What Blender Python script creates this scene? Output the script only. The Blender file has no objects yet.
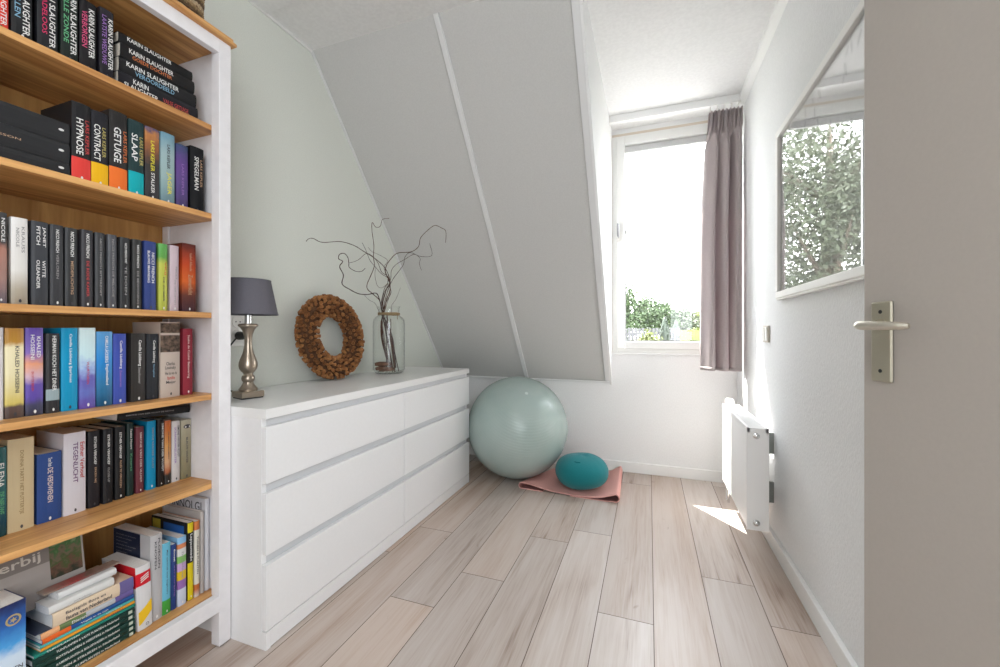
import bpy, bmesh, math, random
from mathutils import Vector, Matrix
import numpy as np
S = bpy.context.scene
COL = S.collection
PI = math.pi
random.seed(7)

# ---------------------------------------------------------------- camera
cd = bpy.data.cameras.new('camera'); cam = bpy.data.objects.new('camera', cd); COL.objects.link(cam)
cam.location = (0, 0, 1.03); cam.rotation_euler = (PI/2, 0, math.radians(20.05))
cd.sensor_width = 36; cd.lens = 36*408.5/1000; cd.shift_y = -0.0015; cd.clip_start = 0.02; cd.clip_end = 300
S.camera = cam

# ---------------------------------------------------------------- world, sun, large lights, exposure
w = bpy.data.worlds.new('sky'); S.world = w; w.use_nodes = True
bg = w.node_tree.nodes['Background']
tc = w.node_tree.nodes.new('ShaderNodeTexCoord'); sx = w.node_tree.nodes.new('ShaderNodeSeparateXYZ')
rp = w.node_tree.nodes.new('ShaderNodeValToRGB')
rp.color_ramp.elements[0].position = 0.0; rp.color_ramp.elements[0].color = (0.97, 0.985, 1, 1)
rp.color_ramp.elements[1].position = 1.0; rp.color_ramp.elements[1].color = (0.86, 0.93, 1.0, 1)
w.node_tree.links.new(tc.outputs['Generated'], sx.inputs[0]); w.node_tree.links.new(sx.outputs['Z'], rp.inputs[0])
w.node_tree.links.new(rp.outputs[0], bg.inputs[0]); bg.inputs[1].default_value = 7.6

def light(name, kind, loc, direction, energy, color=(1, 1, 1), **kw):
    l = bpy.data.lights.new(name, kind); o = bpy.data.objects.new(name, l); COL.objects.link(o)
    o.location = loc; o.rotation_euler = Vector(direction).to_track_quat('-Z', 'Y').to_euler()
    l.energy = energy; l.color = color
    for k, v in kw.items():
        if k == 'portal': l.cycles.is_portal = True
        else: setattr(l, k, v)
    return o
light('sun', 'SUN', (-4, 8, 12), (1, -1.3, -2.7), 20.0, (1.0, 0.96, 0.9), angle=0.009)
light('window_portal', 'AREA', (0.135, 3.27, 1.7), (0, -1, 0), 1, shape='RECTANGLE', size=0.72, size_y=1.6, portal=True)
light('fill_behind_camera', 'AREA', (0.70, -1.15, 1.45), (-0.72, 0.70, 0), 21, (0.89, 0.945, 1.0), shape='RECTANGLE', size=1.1, size_y=2.0)  # added fill behind the camera, aimed at the bookcase and dresser fronts
light('overhead_fill', 'AREA', (-0.3, -0.5, 2.4), (0, 0, -1), 5, (1.0, 0.98, 0.95), shape='RECTANGLE', size=0.5, size_y=0.5)  # unseen overhead fill, added to lift the room
vs = S.view_settings
vs.view_transform = 'Standard'; vs.look = 'None'; vs.exposure = 1.0; vs.gamma = 1.0; vs.use_curve_mapping = False
S.cycles.max_bounces = 12; S.cycles.diffuse_bounces = 7; S.cycles.glossy_bounces = 4; S.cycles.transparent_max_bounces = 16
S.cycles.caustics_reflective = False; S.cycles.caustics_refractive = False; S.cycles.sample_clamp_indirect = 6

# ---------------------------------------------------------------- materials
MATS = {}
class NT:
    def __init__(s, name):
        s.m = bpy.data.materials.new(name); s.m.use_nodes = True; s.t = s.m.node_tree; s.b = s.t.nodes['Principled BSDF']; s.out = s.t.nodes['Material Output']
    def n(s, kind, **kw):
        x = s.t.nodes.new('ShaderNode'+kind)
        for k, v in kw.items():
            if k in x.inputs: x.inputs[k].default_value = v
            else: setattr(x, k, v)
        return x
    def l(s, a, b): s.t.links.new(a, b)
    def ramp(s, stops, src=None, interp='LINEAR'):
        r = s.n('ValToRGB'); cr = r.color_ramp; cr.interpolation = interp
        while len(cr.elements) < len(stops): cr.elements.new(0.5)
        for e, st in zip(cr.elements, stops): e.position = st[0]; e.color = (st[1], st[2], st[3], 1)
        if src is not None: s.l(src, r.inputs[0])
        return r
    def mapped(s, scale, coord='Object', rot=(0, 0, 0)):
        t = s.n('TexCoord'); mp = s.n('Mapping'); mp.inputs['Scale'].default_value = scale; mp.inputs['Rotation'].default_value = rot
        s.l(t.outputs[coord], mp.inputs['Vector']); return mp.outputs[0]
    def bump(s, h, strength=0.2, dist=0.002):
        b = s.n('Bump', Strength=strength, Distance=dist); s.l(h, b.inputs['Height']); s.l(b.outputs[0], s.b.inputs['Normal'])
def mat(name, col, rough=0.5, metal=0.0, spec=0.5, noise=0, nscale=40, bump=0, bdist=0.001, coat=0, sheen=0):
    if name in MATS: return MATS[name]
    k = NT(name); k.b.inputs['Base Color'].default_value = (*col, 1); k.b.inputs['Roughness'].default_value = rough
    k.b.inputs['Metallic'].default_value = metal; k.b.inputs['Specular IOR Level'].default_value = spec
    k.b.inputs['Coat Weight'].default_value = coat; k.b.inputs['Sheen Weight'].default_value = sheen
    if noise or bump:
        t = k.n('TexNoise', Scale=nscale, Detail=4.0); k.l(k.mapped((1, 1, 1)), t.inputs['Vector'])
        if noise:
            r = k.ramp([(0.3, *[c*(1-noise) for c in col]), (0.7, *[min(1, c*(1+noise)) for c in col])], t.outputs[0]); k.l(r.outputs[0], k.b.inputs['Base Color'])
        if bump: k.bump(t.outputs[0], bump, bdist)
    MATS[name] = k.m; return k.m
def wall_mat(name, col, sx=1, sz=1, scale=220, strength=0.25):
    k = NT(name); k.b.inputs['Roughness'].default_value = 0.85; k.b.inputs['Specular IOR Level'].default_value = 0.2
    t = k.n('TexNoise', Scale=scale, Detail=3.0); k.l(k.mapped((sx, sx, sz)), t.inputs['Vector'])
    r = k.ramp([(0.35, *[c*0.965 for c in col]), (0.65, *[min(1, c*1.02) for c in col])], t.outputs[0]); k.l(r.outputs[0], k.b.inputs['Base Color'])
    k.bump(t.outputs[0], strength, 0.002); MATS[name] = k.m; return k.m
def wood_mat(name, dark, light_, along=1, scale=1.0, rough=0.45):
    # grain runs along the given axis; bands of light and dark boards, knots and fine fibre
    k = NT(name); sc = [14*scale]*3; sc[along] = 1.1*scale
    v = k.mapped(tuple(sc)); n1 = k.n('TexNoise', Scale=1.6, Detail=6.0, Distortion=1.2); k.l(v, n1.inputs['Vector'])
    sc2 = [90*scale]*3; sc2[along] = 3*scale
    v2 = k.mapped(tuple(sc2)); n2 = k.n('TexNoise', Scale=1.5, Detail=3.0); k.l(v2, n2.inputs['Vector'])
    mx = k.n('Math', operation='MULTIPLY_ADD'); k.l(n2.outputs[0], mx.inputs[0]); mx.inputs[1].default_value = 0.25; k.l(n1.outputs[0], mx.inputs[2])
    r = k.ramp([(0.42, *dark), (0.62, *[(a+b)/2 for a, b in zip(dark, light_)]), (0.8, *light_)], mx.outputs[0]); k.l(r.outputs[0], k.b.inputs['Base Color'])
    k.b.inputs['Roughness'].default_value = rough; k.bump(n2.outputs[0], 0.05, 0.001); MATS[name] = k.m; return k.m
def grad_mat(name, stops, noise, rough=0.4):
    k = NT(name); t = k.n('TexCoord'); sp = k.n('SeparateXYZ'); k.l(t.outputs['Generated'], sp.inputs[0]); src = sp.outputs['Z']
    if noise:
        nz = k.n('TexNoise', Scale=60.0, Detail=4.0); k.l(t.outputs['Object'], nz.inputs['Vector'])
        a = k.n('Math', operation='MULTIPLY_ADD'); k.l(nz.outputs[0], a.inputs[0]); a.inputs[1].default_value = noise
        k.l(src, a.inputs[2]); s2 = k.n('Math', operation='SUBTRACT'); k.l(a.outputs[0], s2.inputs[0]); s2.inputs[1].default_value = noise*0.5; src = s2.outputs[0]
    r = k.ramp(stops, src, 'LINEAR'); k.l(r.outputs[0], k.b.inputs['Base Color']); k.b.inputs['Roughness'].default_value = rough
    return k.m
def thin_glass(name, base=0.06, tint=(1, 1, 1), edge=1.0):
    k = NT(name); t = k.t; tr = k.n('BsdfTransparent'); tr.inputs[0].default_value = (*tint, 1)
    gl = k.n('BsdfGlossy', Roughness=0.0); lw = k.n('LayerWeight', Blend=0.5); mx = k.n('MixShader')
    pw = k.n('Math', operation='POWER'); k.l(lw.outputs['Facing'], pw.inputs[0]); pw.inputs[1].default_value = 5.0
    a = k.n('Math', operation='MULTIPLY_ADD', use_clamp=True); k.l(pw.outputs[0], a.inputs[0]); a.inputs[1].default_value = 0.9*edge; a.inputs[2].default_value = 0.04+base
    k.l(a.outputs[0], mx.inputs[0]); k.l(tr.outputs[0], mx.inputs[1]); k.l(gl.outputs[0], mx.inputs[2]); k.l(mx.outputs[0], k.out.inputs[0])
    MATS[name] = k.m; return k.m

M_wl = wall_mat('paint_left', (0.725, 0.745, 0.685)); M_wr = wall_mat('wallpaper_right', (0.80, 0.805, 0.81), 1.0, 0.35, 230, 1.0)
M_wb = wall_mat('paint_back', (0.80, 0.80, 0.80), 1, .4); M_ceil = wall_mat('ceiling_paint', (0.80, 0.80, 0.795), 1, 1, 60, 0.5)
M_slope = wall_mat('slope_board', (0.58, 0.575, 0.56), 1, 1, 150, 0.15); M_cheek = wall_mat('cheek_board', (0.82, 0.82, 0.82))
M_strip = mat('trim_slope', (0.72, 0.72, 0.72), 0.5)
M_white = mat('white_lacquer', (0.80, 0.80, 0.80), 0.4); M_trim = mat('trim_white', (0.80, 0.80, 0.795), 0.45)
M_dresser = mat('dresser_white', (0.80, 0.80, 0.805), 0.38, noise=0.01, nscale=80); M_case = mat('bookcase_white', (0.80, 0.785, 0.80), 0.45, noise=0.03, nscale=30)
M_dtop = mat('dresser_top_white', (0.80, 0.80, 0.79), 0.3); M_shadowgap = mat('drawer_gap_shade', (0.62, 0.63, 0.645), 0.6)
M_wood = wood_mat('pine', (0.40, 0.165, 0.045), (0.78, 0.44, 0.165), 1); M_woodback = wood_mat('pine_back', (0.38, 0.18, 0.05), (0.60, 0.33, 0.11), 2)
M_pages = mat('paper_pages', (0.70, 0.64, 0.55), 0.8, noise=0.12, nscale=300); M_pageswhite = mat('paper_white', (0.78, 0.76, 0.73), 0.8, noise=0.06, nscale=300)
M_door = mat('door_taupe', (0.435, 0.395, 0.36), 0.55, noise=0.015, nscale=120, bump=0.1)
M_alu = mat('aluminium', (0.70, 0.66, 0.58), 0.38, 1.0); M_plate = mat('handle_plate', (0.56, 0.52, 0.42), 0.42, 1.0); M_dark = mat('dark_hole', (0.03, 0.03, 0.03), 0.6)
M_rad = mat('radiator_white', (0.88, 0.88, 0.88), 0.35); M_chrome = mat('chrome', (0.75, 0.75, 0.75), 0.15, 1.0)
M_plastic = mat('plastic_white', (0.80, 0.79, 0.76), 0.35); M_beige = mat('plastic_beige', (0.55, 0.50, 0.43), 0.4)
M_black = mat('black_rubber', (0.015, 0.015, 0.016), 0.5); M_pvc = mat('window_pvc', (0.80, 0.80, 0.775), 0.35); M_tan = mat('tan_strip', (0.66, 0.58, 0.48), 0.6)

# ---------------------------------------------------------------- mesh building
ROOT = {}                       # object -> matrix of the thing it belongs to
class MB:
    def __init__(s): s.bm = bmesh.new(); s.mi = 0
    def quadbox(s, P):          # P: 8 points, bottom ring then top ring
        v = [s.bm.verts.new(p) for p in P]
        for f in ((3, 2, 1, 0), (4, 5, 6, 7), (0, 1, 5, 4), (1, 2, 6, 5), (2, 3, 7, 6), (3, 0, 4, 7)):
            s.bm.faces.new([v[i] for i in f]).material_index = s.mi
        return v
    def box(s, x0, x1, y0, y1, z0, z1):
        return s.quadbox([(x0, y0, z0), (x1, y0, z0), (x1, y1, z0), (x0, y1, z0), (x0, y0, z1), (x1, y0, z1), (x1, y1, z1), (x0, y1, z1)])
    def prism(s, poly, axis, a, b):      # poly of 2D points in the other two axes (cyclic order), closed
        def mk(p, t): q = [0, 0, 0]; q[axis] = t; o = [i for i in range(3) if i != axis]; q[o[0]] = p[0]; q[o[1]] = p[1]; return q
        A = [s.bm.verts.new(mk(p, a)) for p in poly]; B = [s.bm.verts.new(mk(p, b)) for p in poly]; n = len(poly)
        for i in range(n): s.bm.faces.new((A[i], A[(i+1) % n], B[(i+1) % n], B[i])).material_index = s.mi
        s.bm.faces.new(A[::-1]); s.bm.faces.new(B)
    def lathe(s, prof, c, n=32, axis=2, cap=True):   # prof: (radius, height)
        rings = []
        for r, h in prof:
            ring = []
            for i in range(n):
                a = 2*PI*i/n; q = [r*math.cos(a), r*math.sin(a), h]
                if axis == 0: q = [h, q[0], q[1]]
                elif axis == 1: q = [q[0], h, q[1]]
                ring.append(s.bm.verts.new((c[0]+q[0], c[1]+q[1], c[2]+q[2])))
            rings.append(ring)
        for A, B in zip(rings, rings[1:]):
            for i in range(n): s.bm.faces.new((A[i], A[(i+1) % n], B[(i+1) % n], B[i])).material_index = s.mi
        if cap:
            for R in (rings[0][::-1], rings[-1]):
                s.bm.faces.new(R).material_index = s.mi
    def tube(s, pts, rad, n=8, closed=False):
        pts = [Vector(p) for p in pts]; N = len(pts); rad = rad if isinstance(rad, (list, tuple)) else [rad]*N
        rings = []; up = None
        for i, p in enumerate(pts):
            if closed: d = pts[(i+1) % N]-pts[i-1]
            else: d = pts[min(i+1, N-1)]-pts[max(i-1, 0)]
            d.normalize()
            if up is None: up = d.orthogonal().normalized()
            up = (up-d*up.dot(d))
            up = up.normalized() if up.length > 1e-6 else d.orthogonal().normalized()
            sd = d.cross(up)
            rings.append([s.bm.verts.new(p+(up*math.cos(2*PI*k/n)+sd*math.sin(2*PI*k/n))*rad[i]) for k in range(n)])
        pairs = list(zip(rings, rings[1:]))+([(rings[-1], rings[0])] if closed else [])
        for A, B in pairs:
            for k in range(n): s.bm.faces.new((A[k], A[(k+1) % n], B[(k+1) % n], B[k])).material_index = s.mi
        if not closed: s.bm.faces.new(rings[0][::-1]).material_index = s.mi; s.bm.faces.new(rings[-1]).material_index = s.mi
    def grid(s, fn, nu, nv, closed_u=False):
        V = [[s.bm.verts.new(fn(i/(nu-(0 if closed_u else 1)), j/(nv-1))) for j in range(nv)] for i in range(nu)]
        for i in range(nu if closed_u else nu-1):
            for j in range(nv-1):
                s.bm.faces.new((V[i][j], V[(i+1) % nu][j], V[(i+1) % nu][j+1], V[i][j+1])).material_index = s.mi
        return V
    def sphere(s, c, r, nu=32, nv=16, sq=(1, 1, 1)):
        s.lathe([(max(1e-4, r*math.sin(PI*j/nv)), -r*math.cos(PI*j/nv)) for j in range(nv+1)], c, nu)
        return s
    def disc(s, pts): s.bm.faces.new([s.bm.verts.new(p) for p in pts]).material_index = s.mi
    def done(s, name, m, parent=None, smooth=False, bevel=0, local=False, seg=2, thick=0, subs=0, fix=True, ang=40):
        bm = s.bm
        if fix: bmesh.ops.recalc_face_normals(bm, faces=bm.faces)
        if parent is not None and not local and parent in ROOT: bm.transform(ROOT[parent].inverted())
        me = bpy.data.meshes.new(name); bm.to_mesh(me); bm.free()
        for x in (m if isinstance(m, (list, tuple)) else [m]): me.materials.append(x)
        o = bpy.data.objects.new(name, me); COL.objects.link(o)
        if parent is not None:
            o.parent = parent
            if parent in ROOT: ROOT[o] = ROOT[parent]
        if smooth:
            for p in me.polygons: p.use_smooth = True
            if smooth != 'full': me.set_sharp_from_angle(angle=math.radians(ang))
        if thick: md = o.modifiers.new('thickness', 'SOLIDIFY'); md.thickness = thick; md.offset = 0
        if bevel:
            md = o.modifiers.new('edge', 'BEVEL'); md.width = bevel; md.segments = seg; md.limit_method = 'ANGLE'; md.angle_limit = math.radians(35)
        if subs: md = o.modifiers.new('round', 'SUBSURF'); md.levels = subs; md.render_levels = subs
        return o
def tag(o, label=None, cat=None, group=None, kind=None):
    if label: o['label'] = label
    if cat: o['category'] = cat
    if group: o['group'] = group
    if kind: o['kind'] = kind
    return o
def thing(name, label, cat, loc=(0, 0, 0), rot=(0, 0, 0), group=None):
    o = bpy.data.objects.new(name, None); COL.objects.link(o); o.location = loc; o.rotation_euler = rot; o.empty_display_size = 0.05
    from mathutils import Euler
    ROOT[o] = Matrix.Translation(loc) @ Euler(rot).to_matrix().to_4x4()
    return tag(o, label, cat, group)
def struct(o): o['kind'] = 'structure'; return o
def rooted(o, loc):             # gives a single-mesh thing its origin at loc
    o.data.transform(Matrix.Translation(-Vector(loc))); o.location = loc; return o
TXT = {}
def text_mesh(s, L, H, shear=0.0):
    key = (s, shear)
    if key not in TXT:
        c = bpy.data.curves.new('lettering', 'FONT'); c.body = s; c.resolution_u = 2; c.shear = shear; c.offset = 0.012
        o = bpy.data.objects.new('lettering', c); me = bpy.data.meshes.new_from_object(o)
        co = np.array([v.co[:2] for v in me.vertices]); f = [tuple(p.vertices) for p in me.polygons]
        co -= co.min(0); co /= co.max(0); TXT[key] = (co, f); bpy.data.objects.remove(o); bpy.data.curves.remove(c); bpy.data.meshes.remove(me)
    co, f = TXT[key]
    return co*np.array([L, H]), f
def lettering(s, parent, m, origin, xdir, ydir, L, H, name='lettering', shear=0.0):
    # flat printed letters: origin is the lower left corner of the line (in the parent's local space)
    co, f = text_mesh(s, L, H, shear); o_ = np.array(origin); P = o_+co[:, :1]*np.array(xdir)+co[:, 1:]*np.array(ydir)
    me = bpy.data.meshes.new(name); me.from_pydata(P.tolist(), [], f); me.materials.append(m)
    o = bpy.data.objects.new(name, me); COL.objects.link(o); o.parent = parent; return o

# ---------------------------------------------------------------- the room
XL, XR, YB, YF, ZC = -1.655, 0.562, 3.155, -1.5, 2.495
def floor():
    k = NT('laminate'); at = k.n('Attribute', attribute_name='plank')
    def field(sc, scale, detail, dist):       # noise stretched along the board, different on every board
        v = k.mapped((sc[0], sc[1], sc[0])); a = k.n('VectorMath', operation='MULTIPLY_ADD'); a.inputs[1].default_value = (37, 61, 17)
        k.l(at.outputs['Color'], a.inputs[0]); k.l(v, a.inputs[2]); n = k.n('TexNoise', Scale=scale, Detail=detail, Distortion=dist); k.l(a.outputs[0], n.inputs['Vector']); return n.outputs[0]
    def madd(a, f, b_): m = k.n('Math', operation='MULTIPLY_ADD'); k.l(a, m.inputs[0]); m.inputs[1].default_value = f; k.l(b_, m.inputs[2]); return m.outputs[0]
    broad = field((9, 0.9), 1.0, 3.0, 0.8); grain = field((70, 2.6), 1.0, 5.0, 0.9); fibre = field((260, 9), 1.0, 2.0, 0.2); knots = field((11, 3.6), 1.6, 3.0, 1.2)
    r = k.ramp([(0.50, 0.28, 0.19, 0.14), (0.67, 0.41, 0.31, 0.25), (0.80, 0.49, 0.395, 0.335), (1.0, 0.55, 0.47, 0.42)], madd(fibre, 0.22, madd(grain, 0.52, broad)))
    r.color_ramp.elements[0].position = 0.60
    kn = k.ramp([(0.70, 1, 1, 1), (0.79, 0.6, 0.52, 0.47)], knots)
    mx = k.n('MixRGB', blend_type='MULTIPLY'); mx.inputs[0].default_value = 0.75; k.l(r.outputs[0], mx.inputs[1]); k.l(kn.outputs[0], mx.inputs[2])
    sp = k.n('SeparateColor'); k.l(at.outputs['Color'], sp.inputs[0]); br = k.n('MapRange'); br.inputs['To Min'].default_value = 0.92; br.inputs['To Max'].default_value = 1.08
    st = k.n('MapRange'); st.inputs['To Min'].default_value = 0.75; st.inputs['To Max'].default_value = 1.25; k.l(sp.outputs[0], st.inputs['Value'])
    k.l(sp.outputs[1], br.inputs['Value']); hs = k.n('HueSaturation'); k.l(br.outputs[0], hs.inputs['Value']); k.l(st.outputs[0], hs.inputs['Saturation']); k.l(mx.outputs[0], hs.inputs['Color'])
    k.l(hs.outputs[0], k.b.inputs['Base Color']); k.b.inputs['Roughness'].default_value = 0.38; k.b.inputs['Specular IOR Level'].default_value = 0.5
    k.bump(grain, 0.05, 0.001)
    seam = mat('plank_seam', (0.12, 0.085, 0.065), 0.7)
    bm = bmesh.new(); cl = bm.loops.layers.color.new('plank'); rnd = random.Random(11)
    first = {0: 1.886, 1: 1.35, 2: 1.59, 3: 1.99, 4: 2.13, 5: 1.535, 6: 0.45, 7: 1.907, 8: 1.669}
    W, L, g = 0.1927, 1.38, 0.0014
    for c in range(-3, 12):
        x0 = -1.141+W*c; y = first.get(c, rnd.uniform(0.2, 1.5)) - 4*L
        step = 2.75 if c == 6 else L
        while y < YB:
            a, b = max(y, YF), min(y+step, YB); y += step
            xa, xb = max(x0, XL), min(x0+W, 1.06)
            if b-a < 0.01 or xb-xa < 0.01: continue
            f = bm.faces.new([bm.verts.new(p) for p in ((xa+g, a+g, 0), (xb-g, a+g, 0), (xb-g, b-g, 0), (xa+g, b-g, 0))])
            col = (rnd.random(), rnd.random(), rnd.random(), 1)
            for lp in f.loops: lp[cl] = col
    f = bm.faces.new([bm.verts.new(p) for p in ((XL, YF, -.0006), (1.06, YF, -.0006), (1.06, YB, -.0006), (XL, YB, -.0006))]); f.material_index = 1
    b2 = MB(); b2.bm.free(); b2.bm = bm; b2.mi = 1; b2.box(XL-.1, 1.16, YF-.1, YB+.1, -.12, -.001)
    struct(b2.done('floor', [k.m, seam], fix=False))
floor()
b = MB(); b.box(XL-.1, XL, YF, YB+.1, -.05, 2.7); struct(b.done('wall_left', M_wl))
# back wall: knee wall under the slope, then the dormer wall around the window
DX = -0.272                       # dormer cheek
WX0, WX1, WZ0, WZ1 = -0.262, 0.528, 0.876, 2.49
b = MB(); b.box(XL-.1, WX0, YB, YB+.1, -.05, .70); b.box(WX0, XR+.1, YB, YB+.1, -.05, WZ0)
b.box(DX-.04, WX0, YB, YB+.1, .68, 2.7); b.box(WX1, XR+.1, YB, YB+.1, WZ0, 2.7); b.box(WX0, WX1, YB, YB+.1, WZ1, 2.7)
struct(b.done('wall_back', M_wb))
b = MB(); b.box(XR, XR+.1, .93, YB+.1, -.05, 2.7); b.box(XR+.1, 1.16, .93, 1.03, -.05, 2.7); struct(b.done('wall_right', M_wr))
b = MB(); b.box(1.06, 1.16, YF, .93, -.05, 2.7); b.box(.80, 1.06, .30, .40, -.05, 2.7); struct(b.done('wall_entry', M_wr))
b = MB(); b.box(XL-.1, 1.16, YF-.1, YF, -.05, 2.7); struct(b.done('wall_front', M_wr))
# flat ceiling, dormer ceiling rising slightly towards the window, and the sloping roof board
b = MB(); b.box(XL-.1, 1.16, YF-.1, 1.663, ZC, 2.62)
b.quadbox([(DX-.03, 1.663, ZC), (XR+.1, 1.663, ZC), (XR+.1, YB+.1, 2.532), (DX-.03, YB+.1, 2.532), (DX-.03, 1.663, 2.62), (XR+.1, 1.663, 2.62), (XR+.1, YB+.1, 2.66), (DX-.03, YB+.1, 2.66)])
struct(b.done('ceiling', M_ceil))
b = MB(); b.box(XL, 1.06, YF, 1.389, ZC-.010, ZC+.002); struct(b.done('trim_1', M_ceil, bevel=.003))
SY0, SZ0, SY1, SZ1 = 1.663, ZC, YB, 0.655
def slope_pt(t, off=0):           # point on the roof slope, t from top to bottom, off into the room
    L = math.hypot(SY1-SY0, SZ0-SZ1); ny, nz = -(SZ0-SZ1)/L, -(SY1-SY0)/L
    return (SY0+(SY1-SY0)*t+ny*off, SZ0+(SZ1-SZ0)*t+nz*off)
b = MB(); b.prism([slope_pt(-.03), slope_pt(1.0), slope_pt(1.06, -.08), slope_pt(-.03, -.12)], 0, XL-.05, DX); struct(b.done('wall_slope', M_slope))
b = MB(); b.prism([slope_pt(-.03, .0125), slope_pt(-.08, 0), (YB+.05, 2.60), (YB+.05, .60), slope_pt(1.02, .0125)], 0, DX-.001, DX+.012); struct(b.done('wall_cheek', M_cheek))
def strip(name, x0, x1, t0=0.0, t1=1.0, h=.012):
    b = MB(); b.prism([slope_pt(t0), slope_pt(t1), slope_pt(t1, h), slope_pt(t0, h)], 0, x0, x1); return struct(b.done(name, M_strip, bevel=.003))
strip('trim_2', -0.932, -0.903, h=.014)
strip('trim_3', DX-.036, DX, h=.012)
strip('trim_4', XL, XL+.014, h=.010)
b = MB(); b.box(XL, DX-.002, YB-.030, YB, SZ1-.006, SZ1+.008); struct(b.done('trim_5', M_strip, bevel=.002))
b = MB(); b.box(DX+.001, WX0+.35, YB-.006, YB, WZ1+.002, 2.53); b.box(WX0+.35, XR, YB-.006, YB, WZ1+.002, 2.53); struct(b.done('trim_6', M_trim))
b = MB(); b.prism([(XR, ZC-.045), (XR, ZC+.03), (XR-.028, ZC+.03), (XR-.028, ZC-.012)], 1, .93, YB-.006); struct(b.done('trim_7', M_trim, bevel=.004))
b = MB(); b.prism([(XL, ZC-.012), (XL+.012, ZC-.012), (XL+.012, ZC+.002), (XL, ZC+.002)], 1, 0, SY0); struct(b.done('trim_8', M_trim, bevel=.003))
def baseboard(name, *boxes):
    b = MB()
    for q in boxes: b.box(*q)
    return struct(b.done(name, M_trim, bevel=.003))
baseboard('baseboard_back', (XL, XR-.018, YB-.015, YB, 0, .075))
baseboard('baseboard_right', (XR-.018, XR, .93, YB, 0, .075))
baseboard('baseboard_left', (XL, XL+.004, -.5, YB-.015, 0, .075))

# ---------------------------------------------------------------- window with sash, pane, handle
fy0, fy1 = YB-.006, YB+.075
b = MB()
for q in ((WX0, WX0+.042, WZ0, WZ1), (WX1-.042, WX1, WZ0, WZ1), (WX0+.042, WX1-.042, WZ0, WZ0+.036), (WX0+.042, WX1-.042, WZ1-.036, WZ1)): b.box(q[0], q[1], fy0, fy1, q[2], q[3])
win = struct(b.done('window_1', M_pvc, bevel=.004)); ROOT[win] = Matrix.Identity(4)
sx0, sx1, sz0, sz1 = WX0+.036, WX1-.036, WZ0+.03, WZ1-.03; gx0, gx1, gz0, gz1 = -.167, .436, .963, 2.406
b = MB()
for q in ((sx0, gx0, sz0, sz1), (gx1, sx1, sz0, sz1), (gx0, gx1, sz0, gz0), (gx0, gx1, gz1, sz1)): b.box(q[0], q[1], fy0-.012, fy1-.01, q[2], q[3])
b.done('sash', M_pvc, win, bevel=.005)
b = MB()
for q in ((gx0, gx0+.006, gz0, gz1), (gx1-.006, gx1, gz0, gz1), (gx0, gx1, gz0, gz0+.006), (gx0, gx1, gz1-.006, gz1)): b.box(q[0], q[1], YB+.022, YB+.03, q[2], q[3])
tag(b.done('glazing_seal', M_black, win), 'dark rubber glazing seal')
b = MB(); b.box(gx0, gx1, YB+.026, YB+.03, gz0, gz1); b.done('pane', thin_glass('window_glass', 0.0), win)
b = MB(); b.box(gx0, gx1, YB+.004, YB+.024, gz1-.045, gz1-.004); b.box(gx0, gx1, YB+.002, YB+.026, gz1-.05, gz1-.045)
tag(b.done('vent_strip', mat('vent_grey', (0.55, 0.55, 0.55), .5), win, bevel=.002), 'grey ventilation strip at the top of the glass')
b = MB(); b.box(WX0, WX1, fy0-.003, fy0+.002, WZ1-.012, WZ1+.004); b.box(WX0-.003, WX0+.003, fy0-.003, fy0+.002, WZ0, WZ1); tag(b.done('tan_edge', M_tan, win), 'tan line around the frame')
b = MB(); b.box(WX0-.004, WX1+.004, YB-.012, YB, WZ0-.014, WZ0); b.done('sill_bead', M_trim, win, bevel=.003)
hx = -.213
b = MB(); b.box(hx-.013, hx+.013, fy0-.02, fy0-.012, 1.70, 1.77); hp = b.done('handle_plate', M_plastic, win, bevel=.004)
b = MB(); b.tube([(hx, fy0-.018, 1.735), (hx, fy0-.045, 1.735), (hx, fy0-.052, 1.745), (hx, fy0-.052, 1.80), (hx, fy0-.05, 1.822)], [.008, .008, .009, .009, .007], 10)
tag(b.done('window_handle', mat('handle_grey', (.34, .34, .35), .4, .6), win, smooth=True), 'grey lever handle')

# ---------------------------------------------------------------- open door at the right with its handle
DT, DN = Vector((0.342, -0.940, 0)), Vector((-0.940, -0.342, 0))        # along the door towards its hinges, and out of its face
PH = Vector((0.482, 1.126, 0)); E0 = PH-DT*0.050
def dpt(a, n, z): p = E0+DT*a+DN*n; return (p.x, p.y, z)
def dbox(b, a0, a1, n0, n1, z0, z1): b.quadbox([dpt(a0, n0, z0), dpt(a1, n0, z0), dpt(a1, n1, z0), dpt(a0, n1, z0), dpt(a0, n0, z1), dpt(a1, n0, z1), dpt(a1, n1, z1), dpt(a0, n1, z1)])
b = MB(); dbox(b, 0, .80, -.04, 0, .012, 2.06); door = struct(b.done('door_1', M_door, bevel=.003)); ROOT[door] = Matrix.Identity(4)
b = MB(); dbox(b, .026, .074, 0, .008, .921, 1.0965); plate = tag(b.done('handle_plate', M_plate, door, bevel=.005, seg=3), 'brushed champagne metal handle plate')
b = MB()
for z in (1.074, .945): b.tube([dpt(.05, .0075, z), dpt(.05, .0086, z)], .0042, 14)
tag(b.done('keyhole', M_dark, plate), 'dark screw holes')
b = MB(); b.tube([dpt(.05, .006, 1.046), dpt(.05, .02, 1.046)], [.0125, .0115], 18); b.done('rosette', M_plate, plate, smooth=True)
b = MB(); zc = 1.046
pts = [(.05, .018), (.05, .040), (.0505, .050), (.054, .0575), (.062, .060), (.08, .060), (.10, .0575), (.12, .053), (.138, .047), (.148, .043)]
b.tube([dpt(a, n, zc-.0005*i) for i, (a, n) in enumerate(pts)], [.0085, .0085, .009, .0095, .0098, .0098, .0092, .0085, .0078, .005], 14)
tag(b.done('door_handle', M_alu, door, smooth=True), 'brushed aluminium lever handle')
b = MB()
for z in (.25, 1.05, 1.85): b.tube([dpt(.805, -.005, z-.05), dpt(.805, -.005, z+.05)], .009, 10)
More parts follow.
